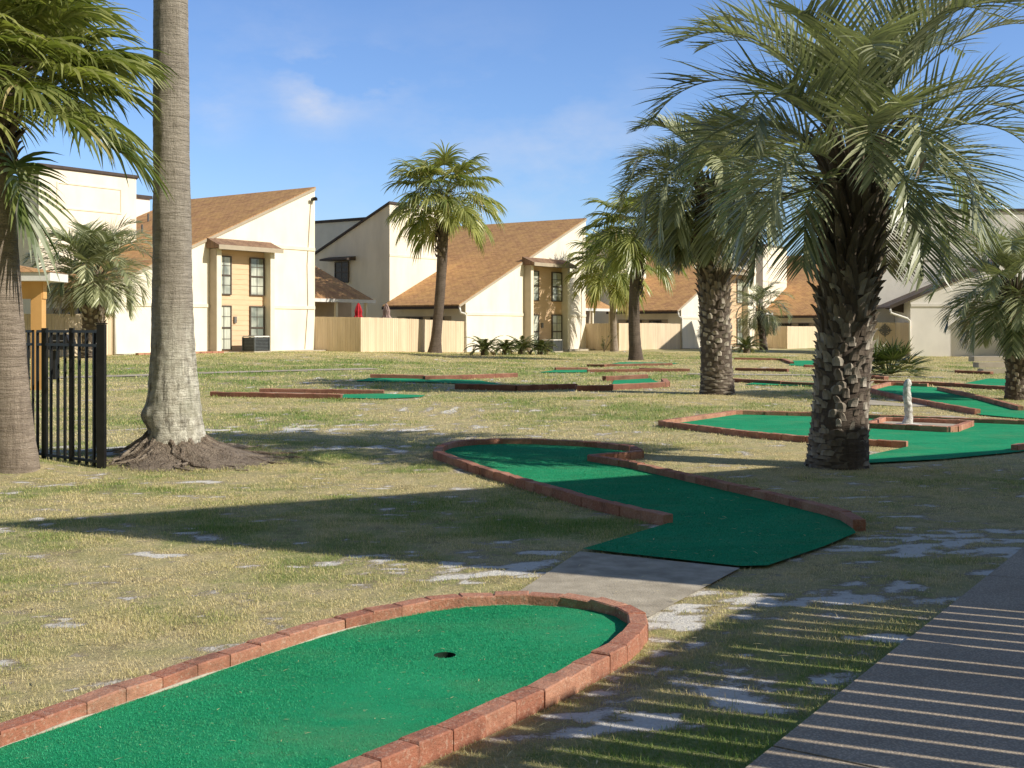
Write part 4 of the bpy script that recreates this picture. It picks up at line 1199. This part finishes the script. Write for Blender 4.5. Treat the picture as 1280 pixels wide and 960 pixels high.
sabal(768, 439.2, 'shorter of the two slender dark palms, in front of the tan fence', (764, 330), .2, .18, 71, 40, 1.3, 1.6, 40, 'barkbrown', .1, .35, wid=.1, ringn=40, low=-42, skirt=.06, droop=1.6)

# sago plants and bushes
def sago(px, py, label, ln, seed, n=26, leaf=.2, nl=26):
    rr = random.Random(seed); p = G(px, py); t = thing('sago_plant', label, 'plant', p, 'low rosette plants by the houses')
    cb = MB(); ms = MB()
    for i in range(n):
        f = i/(n-1); az = i*2.39996
        pinnate(cb, ms, p+Vector((math.cos(az)*.06, math.sin(az)*.06, .3)), az, R(62-60*f+rr.uniform(-6, 6)), .85*ln*rr.uniform(.85, 1.1), R(55+45*f), leaf, nl, rr, .3+.6*rr.random(), 1. if f > .93 else 0, .045, .12, .3, 2, .02)
    c = cb.build('fronds', M['sago'], t); ms.build('midribs', M['sago'], c)
    mb = MB(); mb.lathe([(.16, p.z-.1), (.2, p.z+.1), (.16, p.z+.28), (.05, p.z+.34)], 12, (p.x, p.y, 0), lambda a, z: .1*math.sin(9*a+z*30)); mb.build('stem', M['bootdark'], t)
for i, (px, py, ln, lab) in enumerate(((606, 444, 1.35, 'leftmost sago plant at the foot of the second townhouse'), (632, 443.5, .95, 'small sago plant second from the left by the second townhouse'),
                                       (652, 443, 1.45, 'largest sago plant, in the middle of the row by the second townhouse'), (676, 443, 1.0, 'yellowish sago plant just left of the second air conditioner'),
                                       (933, 441, 1.5, 'sago plant behind the second thick palm trunk'))):
    sago(px, py, lab, ln, 80+i)
# palmetto by the grey house
p = G(1110, 469); t = thing('palmetto_bush', 'dense dark palmetto bush right of the thickest palm trunk', 'bush', p)
rr = random.Random(90); cb = MB(); ms = MB()
for i in range(34):
    az = i*2.39996; f = i/33
    fan(cb, ms, p+Vector((math.cos(az)*.1, math.sin(az)*.1, .05)), az, R(84-72*f), .62*rr.uniform(.8, 1.1), .72*rr.uniform(.8, 1.1), 18, rr, .15+.45*rr.random(), 0, .06, .35, 3, .3)
c = cb.build('leaves', M['sago'], t); ms.build('stalks', M['sago'], c)
# thin bare shrub before the shaded fence
p = G(755, 440); t = thing('bare_shrub', 'sparse twiggy shrub before the shaded tan fence', 'shrub', p)
mb = MB(); lf = MB(); rr = random.Random(4)
for i in range(9):
    az = rr.uniform(0, 6.28); q = p+sph(az, R(rr.uniform(45, 80)))*rr.uniform(.5, 1.6); mb.tube([p, p.lerp(q, .5)+Vector((rr.uniform(-.1, .1), 0, .1)), q], [.02, .014, .006], 5, .3)
    for k in range(26): 
        w_ = p.lerp(q, rr.uniform(.4, 1.05)); lf.strip(w_, sph(rr.uniform(0, 6.28), rr.uniform(-.4, .9)), Vector((0, 0, 1)), .12, .05, .3, 2, rr.random())
mb.build('stems', M['root'], t); lf.build('leaves', M['sago'], t)

# brick edging bed at the foot of the first townhouse
fr = HS[0][1]
mb = MB()
for k in range(14):
    u0 = .1+k*.32
    q = fr.p(u0, -1.4, 0); z = h(q.x, q.y)
    mb.box((q.x, q.y, z-.1), U*.30, V*.2, (0, 0, .19), rnd.random())
o = mb.build('brick_edging', M['brick']); tag(o, 'low red brick edging along the foot of the first townhouse', 'edging')

# ------------------------------------------------------------------ unseen fence and house, invented to shade the foreground
tanE = math.tan(EL)
FD = Vector((.56, .828)).normalized()
top_h = 2.35
q0 = G2(980, 735) - SUN_D*(top_h/tanE)
sf = thing('stripe_caster_fence', 'unseen tall slatted fence added beyond the right picture edge to cast stripes', 'fence', (q0.x, q0.y, 0))
mb = MB(); nrm = Vector((-FD.y, FD.x)); s_ = -11.0; rr = random.Random(12); k = 0
while s_ < 3:
    gap = .027 if rr.random() > .18 else .004
    wd = .147
    p = q0+FD*s_
    z0 = .05
    mb.box((p.x, p.y, z0), (FD.x*wd, FD.y*wd, 0), (nrm.x*.02, nrm.y*.02, 0), (0, 0, top_h-z0+rr.uniform(-.01, .01)), rr.random())
    s_ += wd+gap; k += 1
mb.build('slats', M['fence'], sf)
mb = MB()
for zz in (.2, 2.2):
    p = q0-FD*11-nrm*.045; mb.box((p.x, p.y, zz), (FD.x*14, FD.y*14, 0), (nrm.x*.04, nrm.y*.04, 0), (0, 0, .09))
mb.build('rails', M['fence'], sf)
tipg = G2(-5, 656); hp = 7.5
c0 = tipg-SUN_D*(hp/tanE)
hs = thing('shadow_caster_townhouse', 'unseen shed roofed townhouse added beyond the right picture edge to cast shade', 'townhouse', (c0.x, c0.y, 0))
sd = Vector((.94, -.34, 0)).normalized()
fd3 = Vector((FD.x, FD.y, 0))
mb = MB(); c3 = Vector((c0.x, c0.y, 0)); W_ = 11.5; m_ = .415
mb.prism([c3+Vector((0, 0, -.2)), c3+fd3*W_+Vector((0, 0, -.2)), c3+fd3*W_+Vector((0, 0, hp-m_*W_)), c3+Vector((0, 0, hp))], sd*4); mb.build('wall', M['cream'], hs)
mb = MB(); mb.prism([c3+Vector((0, 0, hp+.003)), c3+fd3*W_+Vector((0, 0, hp-m_*W_+.003)), c3+fd3*W_+Vector((0, 0, hp-m_*W_+.12)), c3+Vector((0, 0, hp+.12))], sd*4); mb.build('roof', M['shingle'], hs)
nf = Fr(c3, fd3, -nrm.to_3d())
for u0 in (1.2, 4.0): 
    for z0 in (.9, 3.7): 
        if z0+1.3 < hp-m_*(u0+1.2)-.3: window(Fr(c3, fd3, Vector((nrm.x, nrm.y, 0))*-1), u0, u0+1.1, z0, z0+1.3, -.03, hs, 2)

# ------------------------------------------------------------------ ground
def axis(lo, fine0, fine1, hi, d, gr):
    a = list(np.arange(fine0, fine1, d)); s_ = d; x = a[-1]
    while x < hi: s_ *= gr; x += s_; a.append(x)
    s_ = d; x = a[0]; b_ = []
    while x > lo: s_ *= gr; x -= s_; b_.append(x)
    return np.array(b_[::-1]+a)
gx = axis(-900, -4.5, 5, 900, .06, 1.055); gy = axis(-60, 3.6, 11, 1500, .06, 1.03)
XX, YY = np.meshgrid(gx, gy); ZZ = H(XX, YY)
ZZ = ZZ+(.02*(fbm(XX, YY, 1.1, 3)-.5)*np.exp(-YY/40.))-.008
vs = np.stack([XX.ravel(), YY.ravel(), ZZ.ravel()], 1)
nx, ny = len(gx), len(gy)
idx = np.arange(nx*ny).reshape(ny, nx)
fs = np.stack([idx[:-1, :-1].ravel(), idx[:-1, 1:].ravel(), idx[1:, 1:].ravel(), idx[1:, :-1].ravel()], 1)
# open the ground under the cup
cc, rad = near_hole
me = bpy.data.meshes.new('ground')
fcx = XX[:-1, :-1].ravel()+.03; fcy = YY[:-1, :-1].ravel()+.03
keep = np.hypot(fcx-cc.x, fcy-cc.y) > .13
me.from_pydata(vs.tolist(), [], fs[keep].tolist())
a = me.attributes.new('sand', 'FLOAT', 'POINT'); a.data.foreach_set('value', sandness(XX.ravel(), YY.ravel()).astype(np.float32))
a = me.attributes.new('green', 'FLOAT', 'POINT'); a.data.foreach_set('value', greenness(XX.ravel(), YY.ravel()).astype(np.float32))
me.polygons.foreach_set('use_smooth', [True]*len(me.polygons))
me.materials.append(M['ground']); me.update()
go = bpy.data.objects.new('ground', me); COL.objects.link(go); tag(go, kind='structure')

# ------------------------------------------------------------------ grass blades
nr = np.random.RandomState(21)
def scatter(y0, y1, dens, half=.50):
    n = int(dens*half*(y1*y1-y0*y0))
    y = np.sqrt(nr.rand(n)*(y1*y1-y0*y0)+y0*y0); x = (nr.rand(n)*2-1)*half*y
    return x, y
def grass(parts, name):
    xs = []; ys = []; ls = []; ws = []
    for y0, y1, dens, ln, wd in parts:
        x, y = scatter(y0, y1, dens)
        s = sandness(x, y)+(.12*(fbm(x, y*1.6, .08, 2)-.5)); keep = nr.rand(len(x)) < np.clip((.585-s)/.10, .03, 1)*np.clip((fbm(x-7, y+31, .35, 3)-.30)*4, .25, 1)
        for poly in NOGRASS:
            px_ = [q[0] for q in poly]; py_ = [q[1] for q in poly]
            bb = (x > min(px_)) & (x < max(px_)) & (y > min(py_)) & (y < max(py_)) & keep
            if bb.any():
                ii = np.nonzero(bb)[0]; keep[ii[inside(x[ii], y[ii], poly)]] = False
        x, y = x[keep], y[keep]
        xs.append(x); ys.append(y); ls.append(ln*(.5+nr.rand(len(x))*.9)); ws.append(np.full(len(x), wd))
    x = np.concatenate(xs); y = np.concatenate(ys); l = np.concatenate(ls); wv = np.concatenate(ws)
    # keep clear of bricks and trunks with a coarse hash
    cell = {}
    for (cx, cy, r) in NOCIRC: cell.setdefault((int(cx//.5), int(cy//.5)), []).append((cx, cy, r))
    keep = np.ones(len(x), bool)
    kx = (x//.5).astype(int); ky = (y//.5).astype(int)
    order = {}
    for i, kk in enumerate(zip(kx.tolist(), ky.tolist())): order.setdefault(kk, []).append(i)
    for (a, b), cl in cell.items():
        ii = [i for da in (-2, -1, 0, 1, 2) for db in (-2, -1, 0, 1, 2) for i in order.get((a+da, b+db), ())]
        if not ii: continue
        ii = np.array(ii)
        for cx, cy, r in cl: keep[ii[np.hypot(x[ii]-cx, y[ii]-cy) < r]] = False
    x, y, l, wv = x[keep], y[keep], l[keep], wv[keep]; n = len(x)
    g = greenness(x, y)
    tintv = np.clip(g*1.25-.08+(nr.rand(n)-.5)*.75, 0, 1)
    cl = fbm(x+71, y-13, .22, 2); l = l*(.55+.75*g)*(.45+1.25*cl)+(nr.rand(n) < .012)*.03
    az = nr.rand(n)*2*np.pi; lean = np.abs(nr.randn(n))*.45+.25+(1-tintv)*.35; lean = np.clip(lean, 0, 1.5)
    z = H(x, y)-.008
    wa = az+np.pi/2+nr.randn(n)*.4
    dx, dy = np.cos(az), np.sin(az); wx, wy = np.cos(wa)*wv/2, np.sin(wa)*wv/2
    m1 = l*.55; l1 = lean*.6; l2 = np.clip(lean*1.35, 0, 1.62)
    mx_, mz = np.sin(l1)*m1, np.cos(l1)*m1
    tx, tz = mx_+np.sin(l2)*l*.45, mz+np.cos(l2)*l*.45
    P = np.empty((n, 5, 3), np.float32)
    P[:, 0] = np.stack([x-wx, y-wy, z], 1); P[:, 1] = np.stack([x+wx, y+wy, z], 1)
    P[:, 2] = np.stack([x+dx*mx_+wx*.8, y+dy*mx_+wy*.8, z+mz], 1); P[:, 3] = np.stack([x+dx*mx_-wx*.8, y+dy*mx_-wy*.8, z+mz], 1)
    P[:, 4] = np.stack([x+dx*tx, y+dy*tx, z+tz], 1)
    me = bpy.data.meshes.new(name)
    me.vertices.add(n*5); me.vertices.foreach_set('co', P.ravel())
    b0 = np.arange(n)[:, None]*5
    loops = (b0+np.array([[0, 1, 2, 3, 3, 2, 4]])).ravel()
    me.loops.add(n*7); me.loops.foreach_set('vertex_index', loops.astype(np.int32))
    st_ = np.empty((n, 2), np.int32); st_[:, 0] = np.arange(n)*7; st_[:, 1] = st_[:, 0]+4
    me.polygons.add(n*2); me.polygons.foreach_set('loop_start', st_.ravel())
    try: me.polygons.foreach_set('loop_total', np.tile(np.array([4, 3], np.int32), n))
    except Exception: pass
    at = me.attributes.new('tint', 'FLOAT', 'POINT'); at.data.foreach_set('value', np.repeat(tintv, 5).astype(np.float32))
    me.materials.append(M['grass']); me.update(calc_edges=True); me.validate()
    o = bpy.data.objects.new(name, me); COL.objects.link(o)
    return tag(o, 'short patchy straw and green lawn grass growing around the holes', 'grass', None, 'stuff')
grass([(3.4, 6.5, 8500, .024, .0026), (6.5, 10, 5600, .025, .0034), (10, 16, 2800, .028, .005), (16, 28, 620, .042, .010), (28, 66, 170, .05, .020)], 'grass')
def pilemat():
    m, t, p = newmat('carpet pile')
    col = mixc(t, attr(t, 'tint'), (.012, .27, .112), (.045, .47, .22))
    col = mixc(t, rng(t, noi(t, pos(t, (1, 1.7, 1)), 1.3, 5, .7), .48, .72, 0, .5), col, (.12, .34, .15))
    t.links.new(col, p.inputs['Base Color']); p.inputs['Roughness'].default_value = .6; p.inputs['Specular IOR Level'].default_value = .3
    return m
M['pile'] = pilemat()
def pile(parent, poly, n, hgt, wd, z0, avoid=None):
    px_ = [p[0] for p in poly]; py_ = [p[1] for p in poly]
    x = nr.rand(n)*(max(px_)-min(px_))+min(px_); y = nr.rand(n)*(max(py_)-min(py_))+min(py_)
    k = inside(x, y, poly) & (y > 3.5)
    if avoid: k &= np.hypot(x-avoid[0].x, y-avoid[0].y) > avoid[1]+.004
    x, y = x[k], y[k]; n = len(x); az = nr.rand(n)*6.283; l = hgt*(.5+nr.rand(n))
    z = H(x, y)+z0; off = parent.location
    dx, dy = np.cos(az)*wd/2, np.sin(az)*wd/2
    tx, ty = nr.randn(n)*l*.6, nr.randn(n)*l*.6
    P = np.empty((n, 3, 3), np.float32)
    P[:, 0] = np.stack([x-dx, y-dy, z], 1); P[:, 1] = np.stack([x+dx, y+dy, z], 1); P[:, 2] = np.stack([x+tx, y+ty, z+l], 1)
    P -= np.array(off, np.float32)
    me = bpy.data.meshes.new('turf_pile'); me.vertices.add(n*3); me.vertices.foreach_set('co', P.ravel())
    me.loops.add(n*3); me.loops.foreach_set('vertex_index', np.arange(n*3, dtype=np.int32))
    me.polygons.add(n); me.polygons.foreach_set('loop_start', (np.arange(n)*3).astype(np.int32))
    at = me.attributes.new('tint', 'FLOAT', 'POINT'); at.data.foreach_set('value', np.repeat(nr.rand(n), 3).astype(np.float32))
    me.materials.append(M['pile']); me.update(calc_edges=True); me.validate()
    o = bpy.data.objects.new('turf_pile', me); COL.objects.link(o); o.parent = parent; o['kind'] = 'stuff'
pile(near_thing, [(p.x, p.y) for p in offset_line(full, -.055)], 300000, .006, .0022, .026, near_hole)
pile(tz, [(p.x, p.y) for p in Zc], 200000, .007, .004, .013)
mb = MB(); lr = random.Random(77)
carp_poly = [(p.x, p.y) for p in full]
k = 0
while k < 620:
    y = 3.6+8*lr.random()**1.3; x = (lr.random()*2-1)*.5*y
    on = bool(inside(np.array([x]), np.array([y]), carp_poly)[0])
    z = h(x, y)+(.034 if on else .02)
    a = lr.uniform(0, 6.28)
    l = lr.uniform(.012, .035) if on else lr.uniform(.02, .09)
    mb.strip((x, y, z), (math.cos(a), math.sin(a), .12), Vector((0, 0, 1)), l, lr.uniform(.003, .006) if on else lr.uniform(.004, .012), .35, 2, lr.uniform(0, .35))
    k += 1
o = mb.build('leaf_litter', M['grass']); tag(o, 'dry straw and leaf scraps strewn over carpet and lawn', 'leaf litter', None, 'stuff')
print('objects', len(bpy.data.objects))
